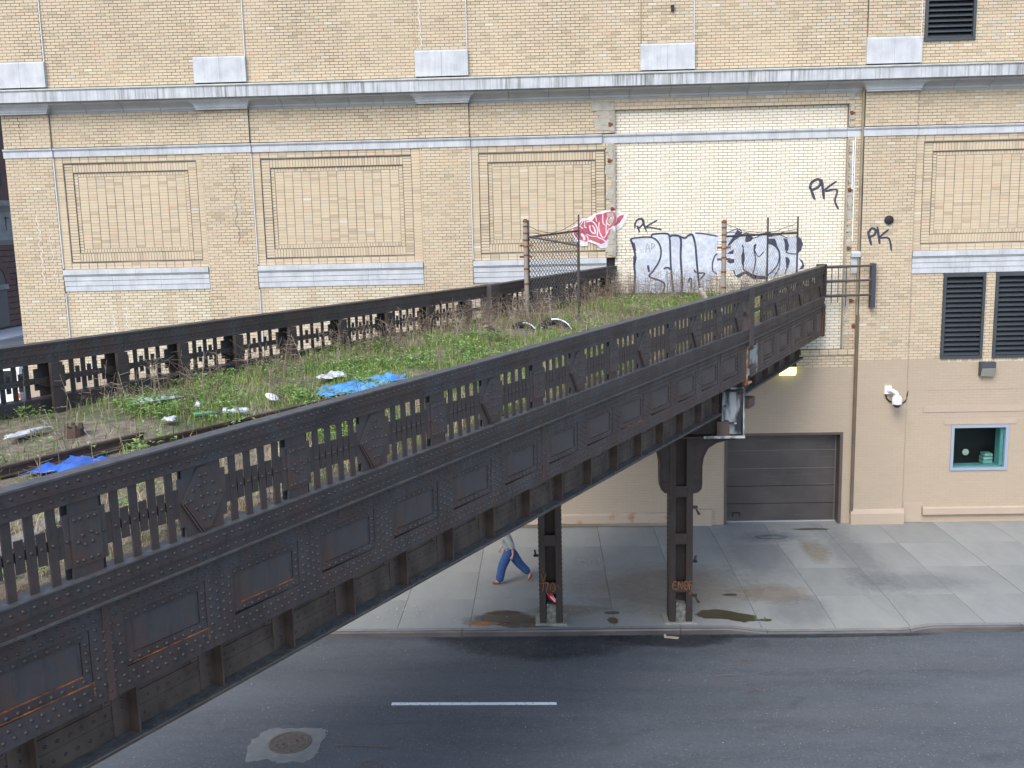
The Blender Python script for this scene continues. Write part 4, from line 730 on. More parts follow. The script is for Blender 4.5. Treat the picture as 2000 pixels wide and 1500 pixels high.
def near_side(root, fr, u0, u1, first_sq, first_panel, with_post, rust_list, np_=1.335, pw=1.0):
    da = fr.a
    def put(name, me, parent, x, y, z): return link(name, me, parent, fr(x, y, z), da)
    mb = MB()                                            # hand rail and shelf
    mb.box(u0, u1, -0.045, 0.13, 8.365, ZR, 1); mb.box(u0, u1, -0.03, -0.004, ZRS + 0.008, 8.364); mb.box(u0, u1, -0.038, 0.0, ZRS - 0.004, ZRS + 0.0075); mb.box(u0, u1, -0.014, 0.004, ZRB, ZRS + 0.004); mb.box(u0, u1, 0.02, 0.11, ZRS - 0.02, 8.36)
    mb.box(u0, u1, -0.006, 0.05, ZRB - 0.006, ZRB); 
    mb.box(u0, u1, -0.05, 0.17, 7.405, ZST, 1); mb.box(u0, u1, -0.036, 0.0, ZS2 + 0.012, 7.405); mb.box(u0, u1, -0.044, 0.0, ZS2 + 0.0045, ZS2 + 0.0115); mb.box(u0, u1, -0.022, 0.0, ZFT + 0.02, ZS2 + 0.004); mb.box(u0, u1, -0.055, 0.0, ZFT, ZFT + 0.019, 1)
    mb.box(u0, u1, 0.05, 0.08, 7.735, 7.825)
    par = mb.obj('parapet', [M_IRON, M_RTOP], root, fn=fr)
    rv = Riv(par, root, fr)
    rv.row(u0, u1, -0.03, 8.31, 0.105); rv.row(u0, u1, -0.014, 8.185, 0.105, 0.05); rv.row(u0, u1, -0.036, 7.335, 0.105); rv.row(u0, u1, -0.022, 7.195, 0.105, 0.05)
    # brackets, pickets and stubs
    per = 2.67; k = 0; x = first_sq; marks = []
    while x > u0 + 1: x -= per
    while x < u1 + 1: marks += [(x, 'sq'), (x + per / 2, 'di')]; x += per
    marks = [q for q in marks if u0 + 0.3 < q[0] < u1 - 0.25]
    pick_me = piece('picket', lambda b: b.box(-0.043, 0.043, 0.025, 0.045, ZST - 0.005, ZRB + 0.005), M_IRON)
    stub_me = piece('short_picket', lambda b: b.box(-0.040, 0.040, 0.028, 0.046, 7.635, 7.925), M_IRON)
    def bsq(b):
        b.prism_y(plate_shape(0.43, ZST - 0.004, ZRB + 0.004), 0.028, 0.048); b.box(-0.15, 0.15, 0.012, 0.027, 7.53, 7.99); b.box(-0.2, 0.2, 0.055, 0.075, ZST + 0.004, ZRB - 0.004, 1)
    def bdi(b):
        b.prism_y(plate_shape(0.60, ZST - 0.004, ZRB + 0.004), 0.028, 0.048); b.box(-0.26, 0.26, 0.055, 0.075, ZST + 0.004, ZRB - 0.004, 1)
        b.prism_y([(-0.27, 7.77), (-0.06, ZST + 0.03), (0.06, ZST + 0.03), (0.27, 7.77), (0.06, ZRB - 0.03), (-0.06, ZRB - 0.03)], 0.012, 0.027)
        for o, y0, y1 in ((0.0, 0.0, 0.0118), (0.028, -0.004, 0.0118)):
            b.prism_y([(-0.285 + o, 7.765), (-0.272 + o, 7.775), (-0.055 + o * 1.2, ZST + 0.005), (-0.07 + o * 1.2, ZST + 0.005)], y0, y1)
    sq_me = piece('square_plate', bsq, [M_SLATE, M_BLACK]); di_me = piece('diamond_plate', bdi, [M_SLATE, M_BLACK])
    prev = None
    for c, kd in marks:
        put('square_plate' if kd == 'sq' else 'diamond_plate', sq_me if kd == 'sq' else di_me, par, c, 0, 0)
        hw = 0.215 if kd == 'sq' else 0.30
        if kd == 'sq':
            for dz in (-0.19, 0.19):
                for dx in (-0.105, -0.05, 0.03, 0.105): rv.p.append((c + dx, 0.012, 7.76 + dz))
            for dx, dz in ((-0.04, 0.03), (0.05, 0.045), (-0.08, -0.02), (-0.02, -0.06), (0.06, -0.045), (0.10, 0.005)): rv.p.append((c + dx, 0.012, 7.765 + dz))
            for dx in (-0.185, 0.185): rv.p.append((c + dx, 0.028, 7.775))
        else:
            for dx, dz in ((-0.22, 0), (-0.16, 0.0), (-0.13, 0.10), (-0.05, 0.13), (0.03, 0.14), (0.12, 0.13), (-0.03, 0.23), (0.04, 0.23), (-0.03, 0.02), (0.05, 0.02), (0.15, 0.0), (0.22, 0.0), (-0.10, -0.1), (-0.02, -0.09), (0.05, -0.1), (0.13, -0.1), (-0.02, -0.22), (0.06, -0.22)): rv.p.append((c + dx, 0.012, 7.775 + dz))
        if prev is not None:
            a, b = prev, c - hw; n = 4; st = (b - a) / n
            for q in range(n):
                xx = a + (q + 0.5) * st; put('picket', pick_me, par, xx, 0, 0); rv.p.append((xx, 0.025, 7.78))
                if q < n - 1: put('short_picket', stub_me, par, xx + st / 2, 0, 0); rv.p.append((xx + st / 2, 0.028, 7.78))
            for xx in (a + 0.02, b - 0.02): put('short_picket', stub_me, par, xx, 0.002, 0)
        prev = c + hw
    # fascia with its framed panels
    f0 = u0; f1 = u1
    if with_post == 'main': f1 = -0.02
    mb = MB(); Rs = []; x = first_panel
    while x > u0 + np_: x -= np_
    while x < f1 - 0.1: Rs.append(x); x += np_
    W0, W1 = 0.97, 0.885
    mb.box(f0, f1, 0.018, 0.09, 6.92, ZFT); mb.box(f0, f1, 0.018, 0.09, ZFB, 6.41); mb.box(f0, f1, 0.075, 0.095, 6.40, 6.93)
    ed = [f0] + sum([[q - W0, q] for q in Rs], []) + [f1]
    for i in range(0, len(ed) - 1, 2):
        if ed[i + 1] > ed[i]: mb.box(ed[i], ed[i + 1], 0.019, 0.09, 6.41, 6.92)
    fas = mb.obj('fascia', M_IRON, root, fn=fr)
    rv = Riv(fas, root, fr)
    rv.row(f0, f1, 0.018, 7.05, 0.105); rv.row(f0, f1, 0.018, 6.972, 0.105, 0.05); rv.row(f0, f1, 0.018, 6.345, 0.105); rv.row(f0, f1, 0.018, 6.262, 0.105, 0.05)
    def bring(b):
        g = 0.006; b.box(-W0 + g, -g, 0.029, 0.07, 6.835, 6.92 - g); b.box(-W0 + g, -g, 0.029, 0.07, 6.41 + g * .4, 6.495); b.box(-0.085, -g, 0.029, 0.07, 6.495, 6.835); b.box(-W0 + g, -W1, 0.029, 0.07, 6.495, 6.835)
    ring_me = piece('panel_frame', bring, M_IRON); inner_me = piece('recessed_panel', lambda b: b.box(-W1 + 0.006, -0.091, 0.042, 0.07, 6.50, 6.829), M_SLATE)
    rl1 = piece('rust_line', lambda b: b.box(-W1, -0.09, 0.030, 0.058, 6.495, 6.504), M_RUST); rl2 = piece(('rust_line', 2), lambda b: (b.box(-W0, 0.0, 0.016, 0.035, 6.404, 6.412), b.box(-0.004, 0.012, 0.0165, 0.03, 6.28, 6.42)), M_RUST)
    seam = piece('cover_strip', lambda b: b.box(0.14, 0.215, 0.010, 0.0175, ZFB, ZFT), M_GSTRIP)
    for i, q in enumerate(Rs):
        put('panel_frame', ring_me, fas, q, 0, 0); put('recessed_panel', inner_me, fas, q, 0, 0)
        xr = random.random()
        if -18.5 < q < -17.5 or -16 < q < -15 or xr < 0.06: put('rust_line', rl1, fas, q, 0, 0)
        if -18.5 < q < -16 or 0.2 < xr < 0.27: put('rust_line', rl2, fas, q, 0, 0)
        if i % 6 == first_panel_mod[0] and with_post == 'main': put('cover_strip', seam, fas, q, 0, 0)
        rv.row(q - W0, q, 0.029, 6.875, 0.105, 0.04); rv.row(q - W0, q, 0.029, 6.455, 0.105, 0.04); rv.col(q - 0.043, 0.029, 6.52, 6.83, 0.085, 0.02)
        for j, dx in enumerate((0.06, 0.145, 0.23, 0.31)):
            if q + dx < f1 - 0.03: rv.col(q + dx, 0.019, 6.43, 6.92, 0.092, 0.046 * (j % 2))
    return par, fas
M_GSTRIP = M('brown_cover_iron', (0.05, 0.036, 0.032), (0.085, 0.045, 0.034), 4, 0.7)
first_panel_mod = [3]
def girder(root, fr, u0, u1, st_first, yw=0.65, zb=5.38, pitch=1.105):
    mb = MB(); yf = yw - 0.22
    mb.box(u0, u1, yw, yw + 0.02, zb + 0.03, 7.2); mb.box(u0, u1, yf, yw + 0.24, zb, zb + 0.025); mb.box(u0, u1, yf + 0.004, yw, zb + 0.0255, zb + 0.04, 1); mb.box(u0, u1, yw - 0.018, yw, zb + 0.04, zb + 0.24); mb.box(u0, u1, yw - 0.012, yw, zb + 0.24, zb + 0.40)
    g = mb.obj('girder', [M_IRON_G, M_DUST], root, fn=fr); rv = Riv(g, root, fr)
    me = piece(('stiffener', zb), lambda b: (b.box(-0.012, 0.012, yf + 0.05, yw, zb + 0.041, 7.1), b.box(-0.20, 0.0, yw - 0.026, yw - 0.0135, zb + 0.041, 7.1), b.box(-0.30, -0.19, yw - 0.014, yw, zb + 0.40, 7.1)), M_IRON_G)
    x = st_first
    while x > u0 + pitch: x -= pitch
    while x < u1:
        link('stiffener', me, g, fr(x, 0, 0), fr.a)
        rv.col(x - 0.09, yw - 0.026, zb + 0.08, 6.5, 0.11); rv.col(x - 0.25, yw - 0.014, zb + 0.45, 6.5, 0.11)
        for z in np.arange(zb + 0.1, 6.3, 0.11): rv.p.append((x + 0.0125, (yf + yw) / 2 + 0.02, z, 'x'))
        x += pitch
    rv.row(u0, u1, yw - 0.018, zb + 0.14, 0.13); rv.row(u0, u1, yw - 0.012, zb + 0.31, 0.13, 0.06)
    x = u0
    while x < u1: rv.p.append((x, yf + 0.06, zb + 0.041, 'z')); x += 0.16
    return g
# ---- long span
SPAN = thing('viaduct_span', 'long riveted black iron viaduct span crossing the street', 'viaduct', (AX, AY, 0), TH)
F0 = Fr(g=0.02)
UL = -22.5
par, fas = near_side(SPAN, F0, UL, 0.0, -7.25, -8.65, 'main', None)
gird = girder(SPAN, F0, UL, -0.55, -6.17)
# joint posts on the near parapet
mb = MB(); mb.box(-0.02, 0.16, -0.055, 0.2, 7.0, 8.40); mb.box(0.17, 0.34, -0.045, 0.2, 7.0, 8.39); o = mb.obj('joint_post', M_SLATE, SPAN, fn=F0)
rvp = Riv(o, SPAN, F0); rvp.col(0.03, -0.055, 7.5, 8.3, 0.1); rvp.col(0.11, -0.055, 7.5, 8.3, 0.1, 0.05); rvp.col(0.25, -0.045, 7.5, 8.3, 0.1)
# peeling end plate in the gap and its rusty edges
M_PEEL = M('peeling_grey_paint', (0.30, 0.30, 0.28), (0.11, 0.10, 0.10), 4.0, 0.8, lo=0.5, hi=0.62)
mb = MB(); mb.box(0.06, 0.95, 0.06, 0.09, ZFB + 0.05, 7.05); mb.obj('end_plate', M_PEEL, SPAN, fn=F0)
mb = MB(); mb.box(-0.015, 0.055, 0.0, 0.10, ZFB - 0.12, 7.03); mb.box(-0.02, 0.35, -0.02, 0.05, 7.03, 7.075); mb.box(-0.05, 0.35, 0.0, 0.06, ZFB - 0.13, ZFB - 0.09); mb.obj('rusty_edge', M('flaking_orange_rust', (0.30, 0.10, 0.03), (0.42, 0.33, 0.25), 5, 0.9, lo=0.45, hi=0.6), SPAN, fn=F0)
# far side of the long span
VF = 6.9
FZ = 0.004
FF = Fr(0, VF, 0.0, 0.0, FZ)
def far_side(root, fr, u0, u1, posts, with_girder=True):
    da = fr.a; zt, zb_, zm, zl = 8.42, 8.12, 7.83, 7.56
    def put(name, me, parent, x): return link(name, me, parent, fr(x, 0, 0), da)
    mb = MB(); mb.box(u0, u1, -0.12, 0.14, zt - 0.025, zt); mb.box(u0, u1, -0.10, -0.07, 8.25, zt - 0.025); mb.box(u0, u1, -0.085, -0.06, zb_, 8.25); mb.box(u0, u1, -0.13, -0.085, zb_ - 0.012, zb_ + 0.012)
    mb.box(u0, u1, -0.03, 0.0, zm - 0.045, zm + 0.045); mb.box(u0, u1, -0.06, -0.03, zm - 0.045, zm - 0.03)
    mb.box(u0, u1, -0.12, 0.1, zl - 0.03, zl); mb.box(u0, u1, -0.11, -0.085, 6.9, zl - 0.03)
    p = mb.obj('parapet', M_IRON, root, fn=fr); rv = Riv(p, root, fr, -1)
    rv.row(u0, u1, -0.10, 8.335, 0.125); rv.row(u0, u1, -0.085, 8.20, 0.125, 0.06); rv.row(u0, u1, -0.03, zm + 0.01, 0.14); rv.row(u0, u1, -0.11, 7.46, 0.14)
    pk = piece('far_picket', lambda b: b.box(-0.038, 0.038, 0.005, 0.03, zl - 0.005, zb_ + 0.005), M_IRON); st = piece('far_stub', lambda b: b.box(-0.034, 0.034, 0.006, 0.03, zm - 0.14, zm + 0.14), M_IRON)
    def bpost(b):
        b.box(-0.10, 0.10, -0.20, -0.13, 6.9, zb_ - 0.015); b.box(-0.015, 0.015, -0.13, 0.0, 6.9, zb_ - 0.015)
        b.prism_y(plate_shape(0.54, zl + 0.01, zb_ - 0.004, 0.08, 0.1), 0.004, 0.03)
        b.prism_y([(-0.30, zm - 0.04), (-0.10, zm - 0.12), (0.10, zm - 0.12), (0.30, zm - 0.04), (0.30, zm + 0.03), (0.10, zm + 0.05), (-0.10, zm + 0.05), (-0.30, zm + 0.03)], -0.05, -0.03); b.box(-0.11, 0.11, -0.215, -0.2005, zm - 0.10, zm + 0.06)
        b.box(-0.27, -0.10, -0.125, -0.105, 6.9, zl - 0.035, 1)
    po = piece('far_post', bpost, [M_IRON, M_BLACK])
    prev = None
    for x in posts:
        put('post', po, p, x)
        for dx in (-0.05, 0.05):
            for dz in (-0.06, 0.0, 0.05): rv.p.append((x + dx, -0.20, zm + dz))
        if prev is not None:
            a, b = prev + 0.29, x - 0.29; n = 3 if b - a < 1.0 else 4
            for q in range(n):
                xx = a + (q + 0.5) * (b - a) / n; put('picket', pk, p, xx)
                if q < n - 1: put('short_picket', st, p, xx + 0.5 * (b - a) / n)
        prev = x
    if with_girder:
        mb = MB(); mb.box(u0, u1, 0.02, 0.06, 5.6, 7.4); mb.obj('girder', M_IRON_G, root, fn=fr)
    return p
FP = [-21.3, -19.95, -18.6, -17.3, -16.0, -14.85, -13.65, -12.42, -11.12, -9.8, -8.35, -6.8, -5.22, -3.62, -1.95]
far_side(SPAN, FF, UL, -1.0, FP)
mb = MB(); mb.box(-1.0, -0.72, -0.25, 0.1, 6.9, 8.44); mb.box(-0.7, -0.5, -0.2, 0.1, 6.9, 8.43); o = mb.obj('joint_post', M_SLATE, SPAN, fn=FF)
rvp = Riv(o, SPAN, FF); rvp.col(-0.93, -0.25, 7.5, 8.4, 0.12); rvp.col(-0.8, -0.25, 7.5, 8.4, 0.12)
# ---- end span
TH2 = R(62.9)
ES = thing('viaduct_span', 'short riveted iron viaduct span ending at the building wall', 'viaduct', (AX, AY, 0), TH2)
F2 = Fr(0, 0, 0.0, 0.0, 0.014)
near_side(ES, F2, 0.36, 8.55, 1.55, 2.55, 'end', None, np_=1.62)
girder(ES, F2, -0.3, 7.9, 1.3, 0.65, 5.53, 1.25)
mb = MB(); mb.box(8.50, 8.62, -0.06, 0.25, 7.4, 8.42); mb.box(8.50, 8.75, -0.02, 0.15, 6.15, 7.15); mb.obj('end_post', M_IRON_C, ES, fn=F2)
mb = MB(); mb.box(8.44, 8.52, -0.012, 0.02, 6.2, 7.12); mb.obj('rusty_edge', M_RUSTD, ES, fn=F2)
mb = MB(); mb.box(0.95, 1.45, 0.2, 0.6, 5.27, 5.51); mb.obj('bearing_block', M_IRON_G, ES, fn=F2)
# its far parapet runs from the joint to the corner of the bricked up opening
jx, jy, _ = duv(-0.5, -VF); ex, ey = 2.26, 0.10
c2, s2 = math.cos(TH2), math.sin(TH2)
lx, ly = (jx - AX) * c2 + (jy - AY) * s2, -(jx - AX) * s2 + (jy - AY) * c2
L2_ = math.hypot(ex - jx, ey - jy)
FE = Fr(lx, ly, math.atan2(ey - jy, ex - jx) - TH2, 0.0, 0.03)
far_side(ES, FE, 0.0, L2_, [0.45, 1.75, 3.05, 4.35, 5.65], False)
# guard rail of pipes between the viaduct end and the pilaster
gr = thing('pipe_guard_rail', 'three rail pipe guard fixed between the viaduct end and the pilaster', 'guard rail', (9.6, -0.2, 7.0))
M_DKST = M('dark_brown_steel', (0.045, 0.04, 0.042), (0.07, 0.055, 0.05), 4, 0.55)
for z in (8.45, 8.00, 7.54):
    mb = MB(); mb.tube([(8.78 - 9.6, 0, z - 7.0 - 0.02), (10.32 - 9.6, 0, z - 7.0)], 0.038, 8); mb.obj('rail', M_DKST, gr)
for x, z0 in ((9.07, 7.3), (9.27, 7.32), (9.52, 7.2)):
    mb = MB(); mb.tube([(x - 9.6, 0.03, z0 - 7.0), (x - 9.6, 0.03, 1.45)], 0.014, 6); mb.obj('bar', M_DKST, gr)
mb = MB(); mb.box(10.29 - 9.6, 10.42 - 9.6, -0.05, 0.2, 7.13 - 7, 8.52 - 7); mb.obj('post', M('blue_black_post', (0.04, 0.042, 0.06), None, rough=0.5), gr)
# ---- the bent: two columns and the cross girder
def column(xc, label, strokes, taglabel, hook):
    t = thing('iron_column', label, 'column', (xc, -8.04, 0), 0, 'riveted columns under the viaduct')
    mb = MB(); h = 4.80; y0, y1 = 0.0, 0.5
    for x0, x1 in ((-0.29, -0.13), (0.13, 0.29)): mb.box(x0, x1, y0, y0 + 0.022, 0.03, h); mb.box(x0, x1, y1 - 0.022, y1, 0.03, h)
    for x0, x1 in ((-0.29, -0.268), (0.268, 0.29)): mb.box(x0, x1, y0 + 0.022, y1 - 0.022, 0.03, h)
    mb.box(-0.266, 0.266, 0.27, 0.29, 0.03, h)
    mb.obj('shaft', M_IRON_C, t)
    me = piece('batten', lambda b: b.box(-0.2, 0.2, -0.012, -0.0005, -0.14, 0.14), M_IRON_C)
    rv = Riv(t, t, Fr(), -1, 0.016)
    for z in (0.96, 2.21, 3.42):
        link('batten', me, t, (0, 0, z))
        for x in (-0.165, 0.165):
            for dz in (-0.09, 0, 0.09): rv.p.append((x, -0.012, z + dz))
    q = MB()
    for z in np.arange(0.2, 4.6, 0.115):
        for s in (-1, 1): q.dome((s * 0.29, 0.06, z), (s, 0, 0), 0.02, 0.016); q.dome((s * 0.29, 0.44, z), (s, 0, 0), 0.02, 0.016)
    tag(q.obj('rivets', M_IRON_C, t), kind='stuff')
    # haunched bracket plates either side of the shaft
    for s, reach in ((1, 1.45 if xc > 2 else 0.95), (-1, 0.95 if xc > 2 else 1.45)):
        out = [(0.29, 3.36), (0.42, 3.39), (0.50, 3.48), (0.515, 3.62), (0.515, 4.05), (0.55, 4.28), (0.66, 4.50), (0.86, 4.63), (1.12, 4.69), (reach - 0.15, 4.70), (reach - 0.04, 4.74), (reach, 4.80), (0.29, 4.80)]
        mb = MB(); mb.prism_y([(s * x, z) for x, z in out], 0.02, 0.07); mb.prism_y([(s * x, z) for x, z in out], 0.43, 0.48)
        edge = out[:12]
        for (xa, za), (xb, zb2) in zip(edge[:-1], edge[1:]):
            mb.add([(s * xa, 0.0, za), (s * xa, 0.5, za), (s * xb, 0.5, zb2), (s * xb, 0.0, zb2)], [(0, 1, 2, 3)]); mb.add([(s * xa, 0.0, za), (s * xb, 0.0, zb2), (s * (xb - 0.02), 0.0, zb2 + 0.03), (s * (xa - 0.02), 0.0, za + 0.03)], [(0, 1, 2, 3)])
        mb.box(min(s * 0.29, s * 0.50), max(s * 0.29, s * 0.50), -0.01, 0.02, 3.62, 3.66)
        mb.obj('bracket', M_IRON_C, t)
        for x, z in [(0.46, 3.7), (0.46, 3.85), (0.46, 4.0), (0.5, 4.25), (0.57, 4.42), (0.7, 4.58), (0.87, 4.69), (0.35, 3.7), (0.35, 3.85), (0.35, 4.0), (0.35, 4.15), (0.35, 4.3), (0.35, 4.45), (0.35, 4.6)]: rv.p.append((s * x, 0.02, z))
    mb = MB(); mb.prism_y([(-0.125, 0.03), (0.125, 0.03), (0.125, 0.50), (-0.11, 0.53)], 0.03, 0.3)
    mb.obj('concrete_fill', M('crusty_concrete', (0.09, 0.085, 0.068), (0.30, 0.29, 0.25), 9, 0.95, lo=0.35, hi=0.7, bmp=0.8, detail=8), t)
    mb = MB(); mb.box(-0.40, 0.40, -0.1, 0.6, 0.005, 0.035); mb.obj('base_plate', M('pale_dusty_plate', (0.22, 0.21, 0.18), (0.40, 0.38, 0.32), 12, 0.9), t)
    for s, z, k in hook:
        mb = MB(); mb.box(min(s * 0.29, s * 0.42), max(s * 0.29, s * 0.42), 0.1, 0.16, z, z + 0.06)
        mb.prism_y([(s * 0.40, z - 0.02), (s * 0.50, z - 0.15), (s * 0.43, z - 0.17), (s * 0.36, z)] if k else [(s * 0.38, z), (s * 0.41, z + 0.17), (s * 0.36, z + 0.17), (s * 0.34, z)], 0.1, 0.16)
        mb.obj('hook_bracket', M_IRON_C, t)
    mb = MB()
    for i, (pts, w_) in enumerate(strokes): ribbon(mb, [(x - xc, z) for x, z in pts], w_, -0.016 - 0.0004 * i)
    mb.obj('graffiti', M_ORG, t)['label'] = taglabel
    return t
column(3.30, 'nearer iron column under the viaduct beside the long brown puddle', G['col_near'], 'orange scrawled tag ENOF across the lowest batten', [(1, 2.95, 1), (1, 1.55, 0), (1, 0.65, 1)])
column(0.045, 'iron column with a red wrapper wedged behind its lowest plate', G['col_far'], 'orange scrawled letters on the lowest batten', [(-1, 1.75, 0)])
cg = thing('cross_girder', 'iron cross girder with a peeling white end on top of the columns', 'girder', (1.5, -8.0, 4.8))
mb = MB(); x0, x1 = -1.95 - 1.5, 4.78 - 1.5
mb.box(x0, x1, -0.30, 0.42, 0.003, 0.05); mb.box(x0, x1, 0.0, 0.03, 0.05, 1.12); mb.box(x0, x1, -0.25, 0.3, 1.12, 1.15); mb.obj('beam', M_IRON_C, cg)
M_WPEEL = M('peeling_white_paint', (0.42, 0.44, 0.46), (0.035, 0.04, 0.055), 2.2, 0.7, 0, (2.6, 2.6, 0.5), 0.40, 0.56)
mb = MB(); mb.box(2.78, 3.28, -0.05, -0.001, 0.051, 1.2); mb.box(3.24, 3.281, -0.28, -0.051, 0.051, 1.2); mb.box(2.74, 2.78, -0.22, 0.0, 0.35, 1.2); mb.box(2.74, 3.10, -0.22, 0.0, 0.33, 0.36); mb.obj('end_channel', M_WPEEL, cg)
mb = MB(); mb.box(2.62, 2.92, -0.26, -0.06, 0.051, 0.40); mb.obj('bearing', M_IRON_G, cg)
mb = MB(); mb.box(2.3, 3.285, -0.32, -0.29, 0.0, 0.06); mb.obj('cap_edge', M('chalky_edge', (0.45, 0.46, 0.46), (0.12, 0.11, 0.11), 5, 0.8, lo=0.45, hi=0.6), cg)
# ---- rivets: the 300 that show largest are single sub-parts, the rest one part per member
allr = []
for g_ in RIVETS:
    mw = g_.root.matrix_basis if True else None
    Mx = Matrix.Translation(g_.root.location) @ Matrix.Rotation(g_.root.rotation_euler[2], 4, 'Z')
    for i, p in enumerate(g_.p):
        lp = g_.fr(*p[:3]); wp = Mx @ Vector(lp)
        if inview(wp) and len(p) == 3: allr.append((px(wp)[2], id(g_), i))
allr.sort(); big = {}
for _, g_, i in allr[:300]: big.setdefault(g_, set()).add(i)
for g_ in RIVETS:
    if not g_.p: continue
    mb = MB(); b = big.get(id(g_), set())
    mt = g_.parent.data.materials[0] if g_.parent.data else M_IRON_C
    for i, p in enumerate(g_.p):
        if len(p) == 3 and i in b: link('rivet', RV_N, g_.parent, g_.fr(p[0] + random.uniform(-.004, .004), p[1], p[2] + random.uniform(-.003, .003)), g_.fr.a); continue
        ax = (0, g_.sgn, 0) if len(p) == 3 else ((1, 0, 0) if p[3] == 'x' else (0, 0, 1))
        a = g_.fr.a; ax = (ax[0] * math.cos(a) - ax[1] * math.sin(a), ax[0] * math.sin(a) + ax[1] * math.cos(a), ax[2])
        mb.dome(g_.fr(p[0] + random.uniform(-.004, .004), p[1], p[2] + random.uniform(-.003, .003)), ax, g_.r, g_.r * 0.8)
    if mb.v: tag(mb.obj('rivets', mt, g_.parent, smooth=True), kind='stuff')
# ---- the overgrown deck
def zdeck(u, v):
    f = min(1, max(0, -v / VF)); z = 7.33 + 0.02 * u + f * 0.22
    n = mnoise.noise((u * 0.55, v * 0.8, 3.1)) * 0.07 + mnoise.noise((u * 2.3, v * 2.3, 7.7)) * 0.03
    return z + n
def wall_ok(u, v):
    x, y, _ = duv(u, v); return y < 0.06 - (0.0)
def deck_mat():
    mt, t, p = new_mat('mossy_ballast'); p.inputs['Roughness'].default_value = 0.95
    c = ramp(t, [(0.30, (0.085, 0.075, 0.055)), (0.45, (0.16, 0.135, 0.095)), (0.58, (0.24, 0.20, 0.145)), (0.72, (0.30, 0.255, 0.185))], nse(t, 7, 8, rough=0.7))
    c = mixc(t, c, (0.06, 0.085, 0.025), mr(t, nse(t, 0.9, 6, rough=0.65), 0.5, 0.62, 0, 0.75))
    c = mixc(t, c, (0.17, 0.095, 0.035), mr(t, nse(t, 1.2, 5, dist=1.0), 0.6, 0.7, 0, 0.7))
    t.links.new(c, p.inputs['Base Color']); bump(t, p, nse(t, 40, 6), 0.9, 0.03); return mt
M_DECK = deck_mat()
def deck(root, u0, u1, th):
    us = np.arange(u0, u1 + 0.01, 0.22); vs0 = np.linspace(-0.20, -VF + 0.06, 36)
    V = []; c, s = math.cos(-th), math.sin(-th)
    for u in us:
        for v in np.minimum(vs0, -0.2 - 0.053 * max(u, 0)):
            x, y, z = duv(u, v, zdeck(u, v)); y2 = min(y, 0.09); dx, dy = x - AX, y2 - AY; V.append((dx * c - dy * s, dx * s + dy * c, z))
    nv = len(vs0); Q = [(i * nv + j, (i + 1) * nv + j, (i + 1) * nv + j + 1, i * nv + j + 1) for i in range(len(us) - 1) for j in range(nv - 1)]
    me = np_mesh('deck', np.array(V), np.array(Q)[:, ::-1], M_DECK); me.polygons.foreach_set('use_smooth', [True] * len(Q)); return link('deck', me, root)
deck(SPAN, UL, 0.0, TH); deck(ES, 0.0, 9.7, TH2)
mb = MB(); mb.box(UL, -0.2, 0.7, VF - 0.05, 6.55, 6.75); mb.obj('floor_plate', M_IRON_C, SPAN, fn=F0)
# rails and timbers left on the deck
M_RAIL = M('brown_rusty_rail', (0.055, 0.036, 0.028), (0.10, 0.06, 0.042), 9, 0.75)
def railbar(u0, u1, v0, v1, label, lift=0.04):
    z0, z1 = zdeck(u0, v0) + lift, zdeck(u1, v1) + lift
    A_, B_ = Vector(duv(u0, v0, z0)), Vector(duv(u1, v1, z1)); L = (B_ - A_).length; mb = MB()
    mb.prism_x([(-0.065, 0), (0.065, 0), (0.065, 0.012), (0.01, 0.025), (0.01, 0.09), (0.035, 0.10), (0.035, 0.13), (-0.035, 0.13), (-0.035, 0.10), (-0.01, 0.09), (-0.01, 0.025), (-0.065, 0.012)], 0, L)
    o = mb.obj('rail_length', M_RAIL); tag(o, label, 'rail', 'lengths of track rail on the deck'); o.location = A_; d = B_ - A_; o.rotation_euler = (0, -math.atan2(d.z, math.hypot(d.x, d.y)), math.atan2(d.y, d.x)); return o
railbar(-14.7, -11.2, -3.3, -3.1, 'rusty rail length ending beside the crumpled blue tarpaulin')
railbar(-21.5, -14.4, -3.95, -3.75, 'rusty rail length running under the torn blue sheet', 0.03)
M_WOOD = M('grey_weathered_wood', (0.16, 0.14, 0.115), (0.29, 0.26, 0.22), 5, 0.9, 0, (0.4, 6, 1))
def plank(u, v, L, wd, rz, label, tilt=0.0, h=0.05, mt=None):
    mb = MB(); mb.box(-L / 2, L / 2, -wd / 2, wd / 2, 0, h); mb.box(-L / 2 - 0.01, -L / 2 - 0.0005, -wd / 2.4, wd / 2.6, 0.006, h - 0.008); o = mb.obj('plank', mt or M_WOOD); tag(o, label, 'plank'); o.location = duv(u, v, zdeck(u, v) + 0.02 + abs(math.sin(tilt)) * L / 2 * 0.9); o.rotation_euler = (0, tilt, TH + rz); return o
plank(-17.6, -1.55, 1.5, 0.22, 0.5, 'grey plank lying behind the pickets at the near left end'); plank(-18.4, -1.9, 1.2, 0.18, -0.4, 'short grey plank beside another plank at the left end'); plank(-3.2, -5.2, 0.9, 0.12, 0.2, 'dark driftwood piece among the dry weeds', 0.25)
mb = MB(); mb.lathe([(0.13, -0.1), (0.135, 0.12), (0.105, 0.13), (0.10, 0.05), (0.0, 0.05)], n=12)
for k in range(6): mb.box(0.11 * math.cos(k * 1.047) - 0.02, 0.11 * math.cos(k * 1.047) + 0.02, 0.11 * math.sin(k * 1.047) - 0.02, 0.11 * math.sin(k * 1.047) + 0.02, 0.1, 0.18)
o = tag(mb.obj('pipe_stub', M_RAIL), 'rusty brown pipe stub poking from the grass near a parapet post', 'pipe'); o.location = duv(-14.6, -5.0, zdeck(-14.6, -5.0))
